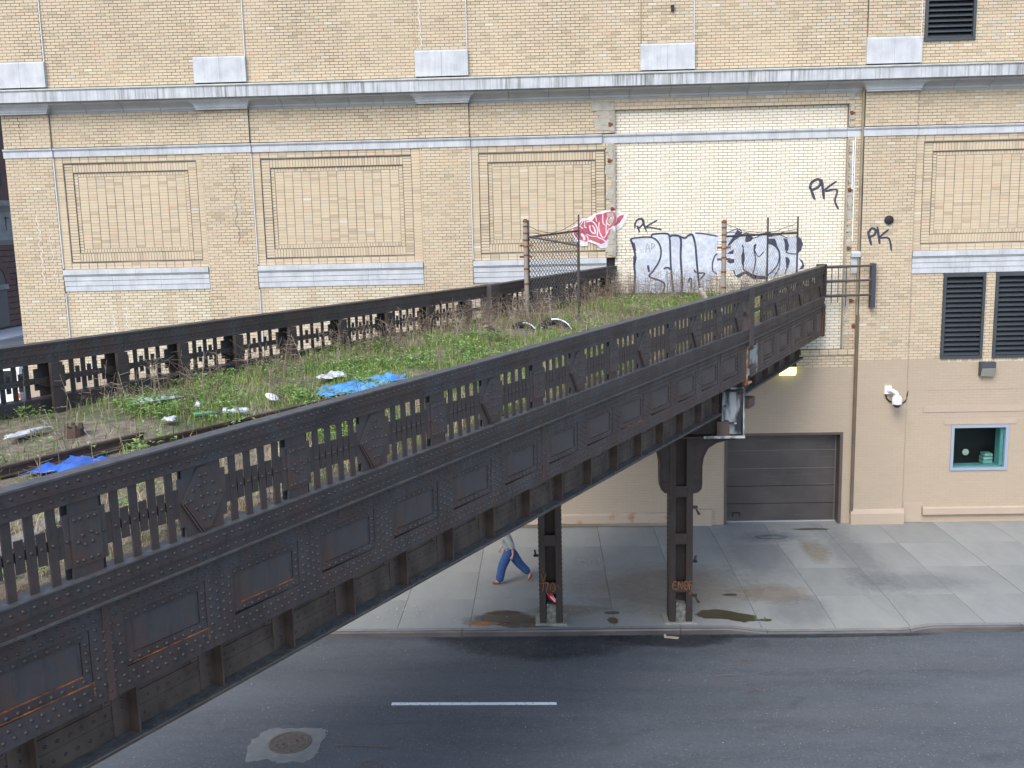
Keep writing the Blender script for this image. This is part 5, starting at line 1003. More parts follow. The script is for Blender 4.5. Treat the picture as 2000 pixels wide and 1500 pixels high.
# crumpled sheets and litter
def crumple(name, label, cat, u, v, sx, sy, h, mt, rz=0.0, seed=0, n=26, shape=None):
    V = []; r = random.Random(seed); ph = [r.uniform(0, 6) for _ in range(6)]
    for i in range(n + 1):
        for j in range(n + 1):
            a, b = i / n * 2 - 1, j / n * 2 - 1; k = 1.0
            ex = 1 + 0.22 * math.sin(3 * b + ph[0]) + 0.10 * math.sin(9 * b + ph[4]); ey = 1 + 0.25 * math.sin(2.7 * a + ph[1]) + 0.1 * math.sin(8 * a + ph[5])
            x, y = a * sx * ex, b * sy * ey
            nz = abs(mnoise.noise((x * 3.5 + seed, y * 3.5, seed * 1.7))) * 1.0 + abs(mnoise.noise((x * 9, y * 9 + seed, 2.2))) * 0.4
            edge = min(1, (1 - max(abs(a), abs(b))) * 3.0); z = 0.02 + h * (0.25 + nz) * (0.25 + 0.75 * edge)
            c, s = math.cos(TH + rz), math.sin(TH + rz); V.append((x * c - y * s, x * s + y * c, z))
    Q = [(i * (n + 1) + j, (i + 1) * (n + 1) + j, (i + 1) * (n + 1) + j + 1, i * (n + 1) + j + 1) for i in range(n) for j in range(n)]
    o = link(name, np_mesh(name, np.array(V), np.array(Q)[:, :], mt)); o.data.shade_smooth(); o.location = duv(u, v, zdeck(u, v) + 0.05); md = o.modifiers.new('thickness', 'SOLIDIFY'); md.thickness = 0.006
    return tag(o, label, cat)
M_TARP = M('blue_plastic', (0.03, 0.22, 0.62), (0.10, 0.36, 0.75), 6, 0.35); M_TARP2 = M('deep_blue_plastic', (0.02, 0.08, 0.38), (0.05, 0.15, 0.50), 4, 0.4); M_BAGW = M('white_plastic', (0.36, 0.36, 0.36), (0.62, 0.62, 0.63), 9, 0.5)
crumple('tarpaulin', 'crumpled bright blue tarpaulin lying in the deck weeds', 'tarpaulin', -9.9, -3.55, 1.0, 0.42, 0.11, M_TARP, 0.10, 3, 48)
crumple('plastic_sheet', 'torn deep blue plastic sheet at the left end of the deck', 'plastic sheet', -15.75, -3.35, 0.42, 0.36, 0.11, M_TARP2, 0.3, 5, 22)
crumple('plastic_bag', 'crumpled white plastic bag behind the blue tarpaulin', 'bag', -9.7, -4.5, 0.26, 0.18, 0.13, M_BAGW, 0, 8, 16)
crumple('plastic_bag', 'flat white plastic scrap near the rusty pipe stub', 'bag', -15.0, -5.5, 0.36, 0.09, 0.08, M_BAGW, 0.2, 9, 14)
crumple('plastic_bag', 'pale shredded plastic beside a parapet post', 'bag', -12.7, -5.6, 0.4, 0.14, 0.07, M('grey_plastic', (0.36, 0.40, 0.40), (0.58, 0.62, 0.62), 9, 0.4), -0.2, 10, 16)
crumple('plastic_bag', 'greyish plastic scrap beside the drinks bottle', 'bag', -13.4, -4.4, 0.16, 0.08, 0.07, M_BAGW, 0.6, 11, 12)
crumple('plastic_bag', 'small upright white scrap in the green weeds', 'bag', -12.6, -4.7, 0.05, 0.04, 0.2, M_BAGW, 0.6, 12, 10)
mb = MB(); mb.lathe([(0.0, 0.0), (0.10, 0.005), (0.115, 0.03), (0.10, 0.04), (0.0, 0.045)], n=18); o = tag(mb.obj('oval_tray', M_WHITE, smooth=True), 'white oval plastic tray in the weeds left of the tarpaulin', 'plastic tray'); o.location = duv(-11.75, -3.95, zdeck(-11.75, -3.95) + 0.12); o.rotation_euler = (0.5, 0.1, TH)
mb = MB(); mb.tube([(0, 0, 0), (0.03, 0, 0), (0.05, 0, 0), (0.09, 0, 0), (0.3, 0, 0), (0.33, 0, 0)], [0.03, 0.03, 0.02, 0.05, 0.05, 0.03], 12); mb.tube([(-0.06, 0, 0.0), (-0.005, 0, 0)], 0.06, 12); o = tag(mb.obj('bottle', M('cloudy_bottle', (0.38, 0.43, 0.44), None, rough=0.25), smooth=False), 'cloudy plastic bottle lying in the weeds', 'bottle'); o.location = duv(-12.6, -4.05, zdeck(-12.6, -4.05) + 0.1); o.rotation_euler = (0, 0, TH - 0.9)
mb = MB(); mb.tube([(0, 0, 0), (0.28, 0, 0.01)], 0.045, 10); mb.tube([(0.28, 0, 0.01), (0.36, 0, 0.012)], [0.045, 0.02], 10); o = tag(mb.obj('bottle', M('green_bottle', (0.05, 0.16, 0.09), None, rough=0.2)), 'dull green bottle lying behind the cloudy bottle', 'bottle'); o.location = duv(-13.0, -4.35, zdeck(-13.0, -4.35) + 0.09); o.rotation_euler = (0, 0, TH - 0.8)
# two half buried tyres with pale rims near the gate post
for (u, v, rr, a0, a1, lab) in ((-2.1, -5.0, 0.30, 0.5, 1.6, 'dark tyre edge with a short white rim in the dry weeds'), (-1.75, -4.3, 0.42, 0.25, 1.75, 'dark tyre with a long white curved rim in the dry weeds')):
    t_ = thing('tyre', lab, 'tyre', duv(u, v, zdeck(u, v) - 0.17)); pts = [(rr * math.cos(t), 0, rr * math.sin(t)) for t in np.linspace(0, 2 * math.pi, 25)]
    mb = MB(); mb.tube(pts, 0.09, 10, caps=False); q = mb.obj('rubber', M_BLACK, t_)
    mb = MB(); mb.tube([(rr * 1.06 * math.cos(t), -0.075, rr * 1.06 * math.sin(t)) for t in np.linspace(a0, a1, 14)], 0.022, 8); mb.obj('white_rim', M_WHITE, t_); t_.rotation_euler = (-0.5, 0, 0.15)
# ---- chain link fence and gates across the deck
M_GALV = M('rust_streaked_galvanised', (0.27, 0.25, 0.22), (0.30, 0.17, 0.09), 5, 0.7, 0.2, (1, 1, 0.5), 0.5, 0.7)
M_WIRE = M('dark_wire', (0.075, 0.07, 0.07), None, rough=0.6)
def gpost(u, v, h, r, label):
    z = zdeck(u, v) - 0.1; t_ = thing('gate_post', label, 'gate post', duv(u, v, z)); mb = MB(); mb.tube([(0, 0, 0), (0, 0, h)], r, 12); mb.obj('pole', M_GALV, t_)
    mb = MB(); mb.lathe([(r + 0.012, h), (r + 0.012, h + 0.03), (r * 0.7, h + 0.075), (0, h + 0.09)], n=12); mb.obj('cap', M_RUSTD, t_)
    me = None
    for zz in (0.95, 1.35, 1.72, 1.95, 2.12, 2.3, 2.48):
        if zz < h:
            mb = MB(); mb.lathe([(r + 0.004, zz), (r + 0.008, zz + 0.03), (r + 0.004, zz + 0.045)], n=12); mb.obj('band', M_RUSTD, t_)
    for zz in (h - 0.65, h - 0.95):
        mb = MB(); mb.box(-0.17, 0.17, -0.03, 0.03, zz, zz + 0.055); mb.obj('hinge', M_RUSTD, t_)
    return t_
P1 = duv(0.0, -6.15); P3 = duv(1.75, -1.25)
gpost(0.0, -6.15, 2.62, 0.062, 'tall rust banded gate post standing near the far parapet')
gpost(1.75, -1.25, 2.62, 0.062, 'tall rust banded gate post in front of the silver graffiti')
def leaf(p, q, zb, zt, name, label, posts=(0, 1), ext=0.35, mesh=True, barb=True, tz=0.0, r=0.0034, st=0.105):
    """a pipe frame with diamond wire from p to q"""
    A_, B_ = Vector((p[0], p[1], 0)), Vector((q[0], q[1], 0)); d = (B_ - A_); L = d.length; d.normalize()
    t_ = thing(name, label, 'fence panel', (p[0], p[1], zb)); H = zt - zb
    P_ = lambda s, z: (d.x * s, d.y * s, z)
    for s in posts: 
        mb = MB(); mb.tube([P_(L * s, -0.1), P_(L * s, H + tz * s + ext)], 0.026, 8); mb.obj('upright', M_DKST, t_)
    mb = MB(); mb.tube([P_(0, H), P_(L, H + tz)], 0.028, 8); mb.obj('top_rail', M_DKST, t_)
    if mesh:
        V = []; Q = []; nrm = Vector((-d.y, d.x, 0))
        for fam in (1, -1):
            c = -H if fam == 1 else 0
            while c < L + (0 if fam == 1 else H):
                # line s = c + fam * z
                s0, z0 = c, 0.0; s1, z1 = c + fam * H, H
                if s0 > s1: s0, z0, s1, z1 = s1, z1, s0, z0
                if s0 < 0: z0 += (0 - s0) * (z1 - z0) / (s1 - s0); s0 = 0
                if s1 > L: z1 -= (s1 - L) * (z1 - z0) / (s1 - s0); s1 = L
                if s1 - s0 > 0.02:
                    a = Vector(P_(s0, z0 + tz * s0 / L)); b = Vector(P_(s1, z1 + tz * s1 / L)); dd = (b - a).normalized(); up = dd.cross(nrm).normalized() * r; w_ = nrm * r; o = len(V)
                    for e in (a, b):
                        for k in (up, w_, -up, -w_): V.append(tuple(e + k))
                    for k in range(4): Q.append((o + k, o + (k + 1) % 4, o + 4 + (k + 1) % 4, o + 4 + k))
                c += st
        tag(link('chain_link', np_mesh('chain_link', np.array(V), np.array(Q), M_WIRE), t_), kind='stuff')
    if barb:
        mb = MB(); 
        for o_, sag in ((0.12, 0.12), (0.30, 0.25)):
            pts = [P_(L * s, H + tz * s + o_ - sag * 4 * s * (1 - s) + random.uniform(-0.02, 0.02)) for s in np.linspace(0, 1, 12)]; mb.tube(pts, 0.008, 4)
        mb.obj('barbed_wire', M_WIRE, t_)
    return t_
zd = zdeck(0, -6) + 0.05
a1 = (P1[0] + 0.07, P1[1] + 0.02); b1 = (a1[0] + 1.42, a1[1] + 1.9); c1 = (a1[0] + 1.30, a1[1] - 0.75)
leaf(a1, b1, zd + 0.1, zd + 2.08, 'chain_link_panel', 'chain link gate leaf swung back towards the red graffiti', (0, 1), 0.45, True, True, 0.12, 0.0105, 0.14)
leaf(a1, c1, zd + 0.0, zd + 2.1, 'bare_gate_frame', 'bare pipe gate frame hinged on the left gate post', (0, 1), 0.1, False, False, -0.25)
a3 = (P3[0] + 0.08, P3[1] + 0.02); b3 = (a3[0] + 2.55, a3[1] + 3.0)
leaf(a3, b3, zd + 0.15, zd + 2.0, 'chain_link_panel', 'chain link fence panel in front of the silver graffiti', (0.55, 1), 0.45, True, True, 0.0, 0.0024, 0.13)
plank(2.9, -2.1, 1.35, 0.09, 0.75, 'pale pole leaning low beside the right gate post', -0.5, 0.07, M('pale_pole', (0.45, 0.42, 0.38), (0.22, 0.17, 0.13), 6, 0.9))
# ---- plants on the deck
def leafmat(name, stops, rough=0.6, trans=0.25):
    mt, t, p = new_mat(name); p.inputs['Roughness'].default_value = rough; p.inputs['Specular IOR Level'].default_value = 0.25
    c = ramp(t, stops, attr(t, 'tone')); t.links.new(c, p.inputs['Base Color'])
    tl = t.nodes.new('ShaderNodeBsdfTranslucent'); t.links.new(c, tl.inputs[0]); mx = t.nodes.new('ShaderNodeMixShader'); mx.inputs[0].default_value = trans
    t.links.new(p.outputs[0], mx.inputs[1]); t.links.new(tl.outputs[0], mx.inputs[2]); t.links.new(mx.outputs[0], t.nodes['Material Output'].inputs[0]); return mt
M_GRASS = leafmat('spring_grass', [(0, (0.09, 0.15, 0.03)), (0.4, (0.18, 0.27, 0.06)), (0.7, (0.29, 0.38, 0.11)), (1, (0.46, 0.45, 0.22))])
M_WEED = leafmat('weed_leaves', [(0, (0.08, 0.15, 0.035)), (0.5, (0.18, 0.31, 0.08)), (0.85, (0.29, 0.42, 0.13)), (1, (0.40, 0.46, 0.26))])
M_DRYS = leafmat('dry_stalks', [(0, (0.13, 0.095, 0.075)), (0.4, (0.25, 0.19, 0.145)), (0.75, (0.37, 0.30, 0.23)), (1, (0.50, 0.44, 0.35))], 0.85, 0.1)
M_STRAW = leafmat('dead_grass', [(0, (0.16, 0.12, 0.07)), (0.5, (0.32, 0.25, 0.15)), (1, (0.50, 0.42, 0.28))], 0.85, 0.15)
ZD = np.vectorize(zdeck)
def to_world(u, v): return AX + u * math.cos(TH) + v * math.sin(TH), AY + u * math.sin(TH) - v * math.cos(TH)
def scatter(n, dens):
    """points on the deck kept by a density of (u, v)"""
    u = rng.uniform(-20.5, 9.2, n * 3); v = rng.uniform(-VF + 0.12, -0.25, n * 3); x, y = to_world(u, v)
    keep = (rng.uniform(0, 1, n * 3) < dens(u, v)) & (y < 0.12) & (v < -0.28 - 0.055 * np.maximum(u, 0)); u, v = u[keep][:n], v[keep][:n]; return u, v
def clump(u, v, s, k): return 0.5 + 0.5 * np.sin(u * 1.7 * s + k) * np.cos(v * 2.1 * s + k * 1.3) + 0.25 * np.sin(u * 4.3 * s + v * 3.1 * s + k)
def g_green(u, v):
    _, yy = to_world(u, v)
    d = np.where(u < -13.2, 0.10, np.where(u < -3.0, 0.8, np.where(u < 1.8, 0.30, 0.9)))
    d = d * np.where((v < -5.6) & (u > -8) & (u < 3), 0.35, 1) * np.where(v > -2.0, 0.45, 1); return np.clip(np.where(yy > -1.2, 0.3, 1) * d * (0.25 + 0.95 * clump(u, v, 1.0, 0.4)), 0, 1)
def blades(n, dens, h0, h1, w_, mt, name, lean=0.45, tmean=0.45):
    u, v = scatter(n, dens); n = len(u); x, y = to_world(u, v); z = ZD(u, v) - 0.01
    h = rng.uniform(h0, h1, n); a = rng.uniform(0, 6.283, n); ln = rng.uniform(0.1, lean, n) * h; b = a + rng.uniform(-0.6, 0.6, n) + 1.57
    dx, dy = np.cos(a) * ln, np.sin(a) * ln; wx, wy = np.cos(b) * w_ * h / h1, np.sin(b) * w_ * h / h1
    V = np.empty((n, 5, 3)); 
    V[:, 0] = np.stack([x - wx, y - wy, z], 1); V[:, 1] = np.stack([x + wx, y + wy, z], 1)
    V[:, 2] = np.stack([x + wx * .7 + dx * .45, y + wy * .7 + dy * .45, z + h * .62], 1); V[:, 3] = np.stack([x - wx * .7 + dx * .45, y - wy * .7 + dy * .45, z + h * .62], 1); V[:, 4] = np.stack([x + dx * 1.2, y + dy * 1.2, z + h], 1)
    o = (np.arange(n) * 5)[:, None]; T = np.concatenate([np.array([[0, 1, 2]]) + o, np.array([[0, 2, 3]]) + o, np.array([[3, 2, 4]]) + o], 0)
    tone = np.clip(np.tile(rng.normal(tmean, 0.22, n) + 0.25 * (clump(u, v, 0.5, 2.0) - 0.5), 3), 0, 1)
    return tag(link(name, np_mesh(name, V.reshape(-1, 3), T, mt, tone)), kind='stuff')
blades(52000, g_green, 0.04, 0.19, 0.008, M_GRASS, 'grass')
def g_straw(u, v): return np.clip(np.where(v > -2.3, 0.6, 0.07) * (0.4 + 0.9 * clump(u, v, 1.3, 3.0)) + np.where((v < -5.2) & (u > -9), 0.3, 0), 0, 1)
blades(30000, g_straw, 0.04, 0.22, 0.007, M_STRAW, 'dead_grass', 1.1, 0.5)
def weeds(n, dens, size, mt, name, leaves=14):
    u, v = scatter(n, dens); n = len(u); x, y = to_world(u, v); z = ZD(u, v); sz = rng.uniform(0.5, 1.2, n) * size; VV = []; k = leaves; tt = []
    for j in range(k):
        a = rng.uniform(0, 6.283, n); r0 = rng.uniform(0.0, 0.7, n) * sz; hh = rng.uniform(0.1, 1.0, n) * sz * 1.1; L = rng.uniform(0.35, 0.7, n) * sz; W = L * 0.24; el = rng.uniform(-0.2, 0.6, n)
        cx, cy, cz = x + np.cos(a) * r0, y + np.sin(a) * r0, z + hh; ex, ey, ez = np.cos(a) * np.cos(el) * L, np.sin(a) * np.cos(el) * L, np.sin(el) * L; sx, sy = -np.sin(a) * W, np.cos(a) * W
        P = np.empty((n, 4, 3)); P[:, 0] = np.stack([cx, cy, cz], 1); P[:, 1] = np.stack([cx + ex * .5 + sx, cy + ey * .5 + sy, cz + ez * .5 + W * .3], 1); P[:, 2] = np.stack([cx + ex, cy + ey, cz + ez - L * .1], 1); P[:, 3] = np.stack([cx + ex * .5 - sx, cy + ey * .5 - sy, cz + ez * .5 + W * .3], 1)
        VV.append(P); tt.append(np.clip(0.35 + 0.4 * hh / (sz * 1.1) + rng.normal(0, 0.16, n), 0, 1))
    V = np.concatenate(VV).reshape(-1, 3); Q = np.arange(len(V)).reshape(-1, 4); return tag(link(name, np_mesh(name, V, Q, mt, np.concatenate(tt))), kind='stuff')
def g_weed(u, v):
    d = np.where(u < -13.5, 0.10, np.where(u < -3.5, 0.75, np.where(u < 1.5, 0.15, 0.55))) * np.where(v < -2.2, 1, 0.45); return np.clip(d * (clump(u, v, 0.9, 5.0) ** 2.2) * 1.15, 0, 1)
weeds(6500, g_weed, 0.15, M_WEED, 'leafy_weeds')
def stalks(n, dens, h0, h1, mt, name, twigs=5, w_=0.006, spread=0.4):
    u, v = scatter(n, dens); n = len(u); x, y = to_world(u, v); z = ZD(u, v); h = rng.uniform(h0, h1, n); a = rng.uniform(0, 6.283, n); l = rng.uniform(0, 0.5, n) * h * spread
    B0 = np.stack([x, y, z], 1); T0 = np.stack([x + np.cos(a) * l, y + np.sin(a) * l, z + h], 1); VV = []; tt = []; tn = np.clip(rng.normal(0.45, 0.25, n), 0, 1)
    def strip(P, Qe, w0, w1):
        d = Qe - P; sd = np.stack([-d[:, 1], d[:, 0], np.zeros(n)], 1); L = np.linalg.norm(sd, axis=1, keepdims=True); sd = np.where(L > 1e-4, sd / np.maximum(L, 1e-4), [[0.8, 0.6, 0]])
        V = np.empty((n, 4, 3)); V[:, 0] = P - sd * w0; V[:, 1] = P + sd * w0; V[:, 2] = Qe + sd * w1; V[:, 3] = Qe - sd * w1; VV.append(V); tt.append(tn)
        s2 = np.array([[0, 0, 1.0]]) * np.ones((n, 1)); s2 = np.cross(d, sd); s2 /= np.maximum(np.linalg.norm(s2, axis=1, keepdims=True), 1e-6)
        V = np.empty((n, 4, 3)); V[:, 0] = P - s2 * w0; V[:, 1] = P + s2 * w0; V[:, 2] = Qe + s2 * w1; V[:, 3] = Qe - s2 * w1; VV.append(V); tt.append(tn)
    strip(B0, T0, w_, w_ * 0.5)
    for j in range(twigs):
        f = rng.uniform(0.3, 0.95, (n, 1)); P = B0 + (T0 - B0) * f; b = rng.uniform(0, 6.283, n); L = rng.uniform(0.12, 0.35, n) * h; Qe = P + np.stack([np.cos(b) * L, np.sin(b) * L, rng.uniform(-0.2, 0.7, n) * L], 1); strip(P, Qe, w_ * 0.6, w_ * 0.45)
    V = np.concatenate(VV).reshape(-1, 3); Q = np.arange(len(V)).reshape(-1, 4); return tag(link(name, np_mesh(name, V, Q, mt, np.concatenate(tt))), kind='stuff')
def g_dry(u, v):
    far = np.clip((-v - 4.6) / 1.8, 0, 1); d = 0.04 + 0.8 * far * np.where(u < -13, 0.12, np.where(u < -7, 0.35, 1.0)); d = np.where((u > -4.5) & (u < 2.2), d + 0.22, d); d = np.where((u > -13.5) & (u < -10.5) & (v < -3.6), d + 0.2, d); return np.clip(d * (0.35 + 0.8 * clump(u, v, 1.1, 1.0)), 0, 1)
stalks(2900, g_dry, 0.2, 0.75, M_DRYS, 'dry_weeds', 7, 0.006, 1.0)
def g_tall(u, v):
    x, y = to_world(u, v); return np.where((y > -1.3) & (x > 1.5), 0.9, np.where((v < -6.1) & (u > 1.5), 0.35, 0.0))
stalks(2600, g_tall, 0.35, 1.0, M_DRYS, 'tall_dry_stems', 4, 0.006, 0.5)
stalks(26, lambda u, v: np.where((u < -9), 0.5, 0.0), 0.5, 0.95, M_STRAW, 'straw_stems', 3, 0.006, 0.9)
# ================================================================== PEOPLE, VEHICLES, THE REST
def skin(name, chains, mt, sub=1, root=0):
    """one continuous surface grown round connected bones: chains = list of [(key, point, radius), ...]"""
    keys = {}; vs = []; rs = []; es = []
    for ch in chains:
        prev = None
        for k, p, r in ch:
            if k not in keys: keys[k] = len(vs); vs.append(p); rs.append(r)
            if prev is not None: es.append((prev, keys[k]))
            prev = keys[k]
    me = bpy.data.meshes.new(name); me.from_pydata(vs, es, []); ob = bpy.data.objects.new(name, me); COL.objects.link(ob)
    ob.modifiers.new('skin', 'SKIN'); sv = me.skin_vertices[0].data
    for i, r in enumerate(rs): sv[i].radius = r if isinstance(r, tuple) else (r, r)
    sv[root].use_root = True; sb = ob.modifiers.new('sub', 'SUBSURF'); sb.levels = sub; sb.render_levels = sub
    bpy.context.view_layer.update(); dg = bpy.context.evaluated_depsgraph_get(); m2 = bpy.data.meshes.new_from_object(ob.evaluated_get(dg)); m2.name = name
    bpy.data.objects.remove(ob); bpy.data.meshes.remove(me)
    m2.materials.clear(); m2.materials.append(mt); m2.polygons.foreach_set('use_smooth', [True] * len(m2.polygons)); return m2
M_SKIN = M('skin', (0.52, 0.31, 0.23), None, rough=0.6); M_JEAN = M('blue_denim', (0.022, 0.06, 0.17), (0.035, 0.09, 0.235), 14, 0.85); M_SWT = M('grey_sweater', (0.27, 0.28, 0.27), (0.36, 0.37, 0.35), 9, 0.9); M_SHOE = M('brown_leather', (0.13, 0.05, 0.025), (0.18, 0.075, 0.04), 12, 0.55); M_HAIR = M('dark_hair', (0.03, 0.02, 0.015), None, rough=0.6)
pr_ = thing('person', 'person in grey sweater and blue jeans walking left beneath the viaduct', 'person', (-1.10, -5.08, 0.0))
# local axes: -x is forward, -y towards the street
pel, che, nek = (0, 0, 0.96), (-0.05, 0, 1.30), (-0.09, 0, 1.50)
def hand(sx, sy, sz, side, fx):
    w0 = (sx, sy, sz); palm = (sx + fx * 0.02, sy, sz - 0.07); ch = [[('wr%d' % side, w0, 0.026), ('pa%d' % side, palm, (0.034, 0.02))]]
    for k, (o, L) in enumerate(((-0.03, 0.07), (-0.01, 0.08), (0.012, 0.075), (0.03, 0.06))): ch.append([('pa%d' % side, palm, 0.03), ('f%d%d' % (side, k), (palm[0] + o + fx * 0.01, palm[1], palm[2] - L * 0.55), 0.010), ('g%d%d' % (side, k), (palm[0] + o + fx * 0.02, palm[1] - side * 0.012, palm[2] - L), 0.008)])
    ch.append([('pa%d' % side, palm, 0.03), ('t%d' % side, (palm[0] - 0.05, palm[1] - side * 0.008, palm[2] - 0.01), 0.011), ('u%d' % side, (palm[0] - 0.06, palm[1] - side * 0.012, palm[2] - 0.04), 0.009)]); return ch
body = [[('p', pel, (0.15, 0.12)), ('b', (-0.02, 0, 1.12), (0.14, 0.11)), ('c', che, (0.17, 0.12)), ('n', nek, 0.06), ('h0', (-0.12, 0, 1.60), 0.075), ('h1', (-0.125, 0, 1.68), 0.10), ('h2', (-0.11, 0, 1.77), 0.07)],
        [('p', pel, .15), ('ha', (0.0, -0.09, 0.90), 0.095), ('ka', (-0.21, -0.09, 0.51), 0.06), ('aa', (-0.29, -0.09, 0.09), 0.042), ('ta', (-0.45, -0.09, 0.035), 0.035)],
        [('p', pel, .15), ('hb', (0.02, 0.09, 0.90), 0.095), ('kb', (0.25, 0.09, 0.54), 0.06), ('ab', (0.57, 0.10, 0.23), 0.042), ('tb', (0.53, 0.10, 0.06), 0.035)],
        [('c', che, .17), ('sa', (-0.07, -0.19, 1.42), 0.06), ('ea', (0.10, -0.25, 1.16), 0.042), ('wr-1', (0.11, -0.26, 0.92), 0.026)], [('c', che, .17), ('sb', (-0.07, 0.19, 1.42), 0.06), ('eb', (-0.10, 0.25, 1.15), 0.042), ('wr1', (-0.26, 0.22, 0.95), 0.026)]]
body += hand(0.11, -0.26, 0.92, -1, -1) + hand(-0.26, 0.22, 0.95, 1, -1)
link('body', skin('body', body, M_SKIN, 2), pr_)
link('jeans', skin('jeans', [[('p', (0.0, 0, 0.98), (0.175, 0.145)), ('w', (-0.01, 0, 1.08), (0.165, 0.135))], [('p', pel, .16), ('ha', (-0.04, -0.09, 0.86), 0.165), ('ka', (-0.21, -0.09, 0.51), 0.135), ('ma', (-0.26, -0.09, 0.26), 0.122), ('aa', (-0.30, -0.09, 0.06), 0.13)], [('p', pel, .16), ('hb', (0.06, 0.09, 0.86), 0.165), ('kb', (0.26, 0.09, 0.55), 0.135), ('mb', (0.41, 0.095, 0.39), 0.12), ('ab', (0.56, 0.10, 0.24), 0.115)]], M_JEAN, 2), pr_)
link('sweater', skin('sweater', [[('p', (-0.0, 0, 0.99), (0.23, 0.185)), ('b', (-0.02, 0, 1.13), (0.245, 0.19)), ('c', che, (0.24, 0.17)), ('n', (-0.085, 0, 1.46), 0.09)], [('c', che, .2), ('sa', (-0.07, -0.19, 1.42), 0.105), ('ea', (0.09, -0.25, 1.17), 0.09), ('fa', (0.105, -0.255, 1.06), 0.08)], [('c', che, .2), ('sb', (-0.07, 0.19, 1.42), 0.085), ('eb', (-0.10, 0.25, 1.16), 0.07), ('fb', (-0.16, 0.24, 1.08), 0.06)]], M_SWT, 2), pr_)
link('hair', skin('hair', [[('a', (-0.09, 0, 1.66), 0.09), ('b', (-0.10, 0, 1.76), 0.105), ('c', (-0.12, 0, 1.80), 0.06)]], M_HAIR, 2), pr_)
mb = MB(); mb.tube([(-0.225, 0, 1.68), (-0.25, 0, 1.645), (-0.225, 0, 1.635)], [0.012, 0.02, 0.014], 8); mb.obj('nose', M_SKIN, pr_, True)
mb = MB(); 
for s in (-1, 1): mb.dome((-0.215, s * 0.035, 1.695), (-1, 0, 0), 0.012, 0.006)
mb.box(-0.222, -0.205, -0.03, 0.03, 1.60, 1.607); mb.obj('face', M_BLACK, pr_)
for nm, heel, toe in (('shoe', (-0.25, -0.09, 0.05), (-0.50, -0.09, 0.045)), ('shoe', (0.62, 0.10, 0.22), (0.52, 0.10, 0.035))):
    h, t2 = Vector(heel), Vector(toe); link(nm, skin(nm, [[('a', tuple(h), 0.05), ('b', tuple(h.lerp(t2, 0.55)), (0.05, 0.045)), ('c', tuple(t2), (0.045, 0.035))]], M_SHOE, 1), pr_)
# wrapper wedged in the column, rag and scrap on the ground
crw = MB(); crw.prism_y([(-0.17, 0.14), (-0.11, 0.19), (0.02, 0.15), (0.15, -0.08), (0.16, -0.16), (0.10, -0.21), (-0.08, -0.05)], -0.05, 0.05); crw.prism_y([(-0.16, 0.15), (-0.12, 0.21), (-0.10, 0.16), (-0.14, 0.10)], -0.055, -0.0505, 1)
crw.prism_y([(-0.05, 0.015), (-0.025, 0.035), (0.125, -0.15), (0.10, -0.17)], -0.056, -0.0505, 1); crw.prism_y([(0.03, 0.02), (0.045, 0.03), (0.145, -0.10), (0.135, -0.115)], -0.056, -0.0505, 1)
o = tag(crw.obj('wrapper', [M('red_foil', (0.50, 0.015, 0.04), None, rough=0.3), M_WHITE]), 'red and white snack wrapper wedged in the iron column', 'wrapper'); o.location = (0.06, -7.99, 0.72); o.scale = (0.75, 0.75, 0.75)
crumple_bag = crumple('rag', 'flattened dark rag on the pavement by the garage', 'rag', 0, -1.0, 0.42, 0.12, 0.07, M('dark_wet_cloth', (0.05, 0.06, 0.075), (0.12, 0.135, 0.15), 8, 0.4), -TH, 21, 16); crumple_bag.location = (7.05, -1.35, 0.0)
mb = MB(); mb.prism_z([(-0.16, 0.03), (-0.04, 0.0), (0.17, -0.05), (0.20, 0.01), (0.02, 0.06), (-0.12, 0.09)], 0.0, 0.03); mb.prism_z([(-0.17, 0.05), (-0.12, 0.03), (-0.10, 0.12), (-0.15, 0.14)], 0.03, 0.06); o = tag(mb.obj('paper_scrap', M('tan_paper', (0.42, 0.33, 0.24), None, rough=0.9)), 'crumpled tan paper in the gutter below the column', 'paper'); o.location = (2.98, -8.62, -0.148)
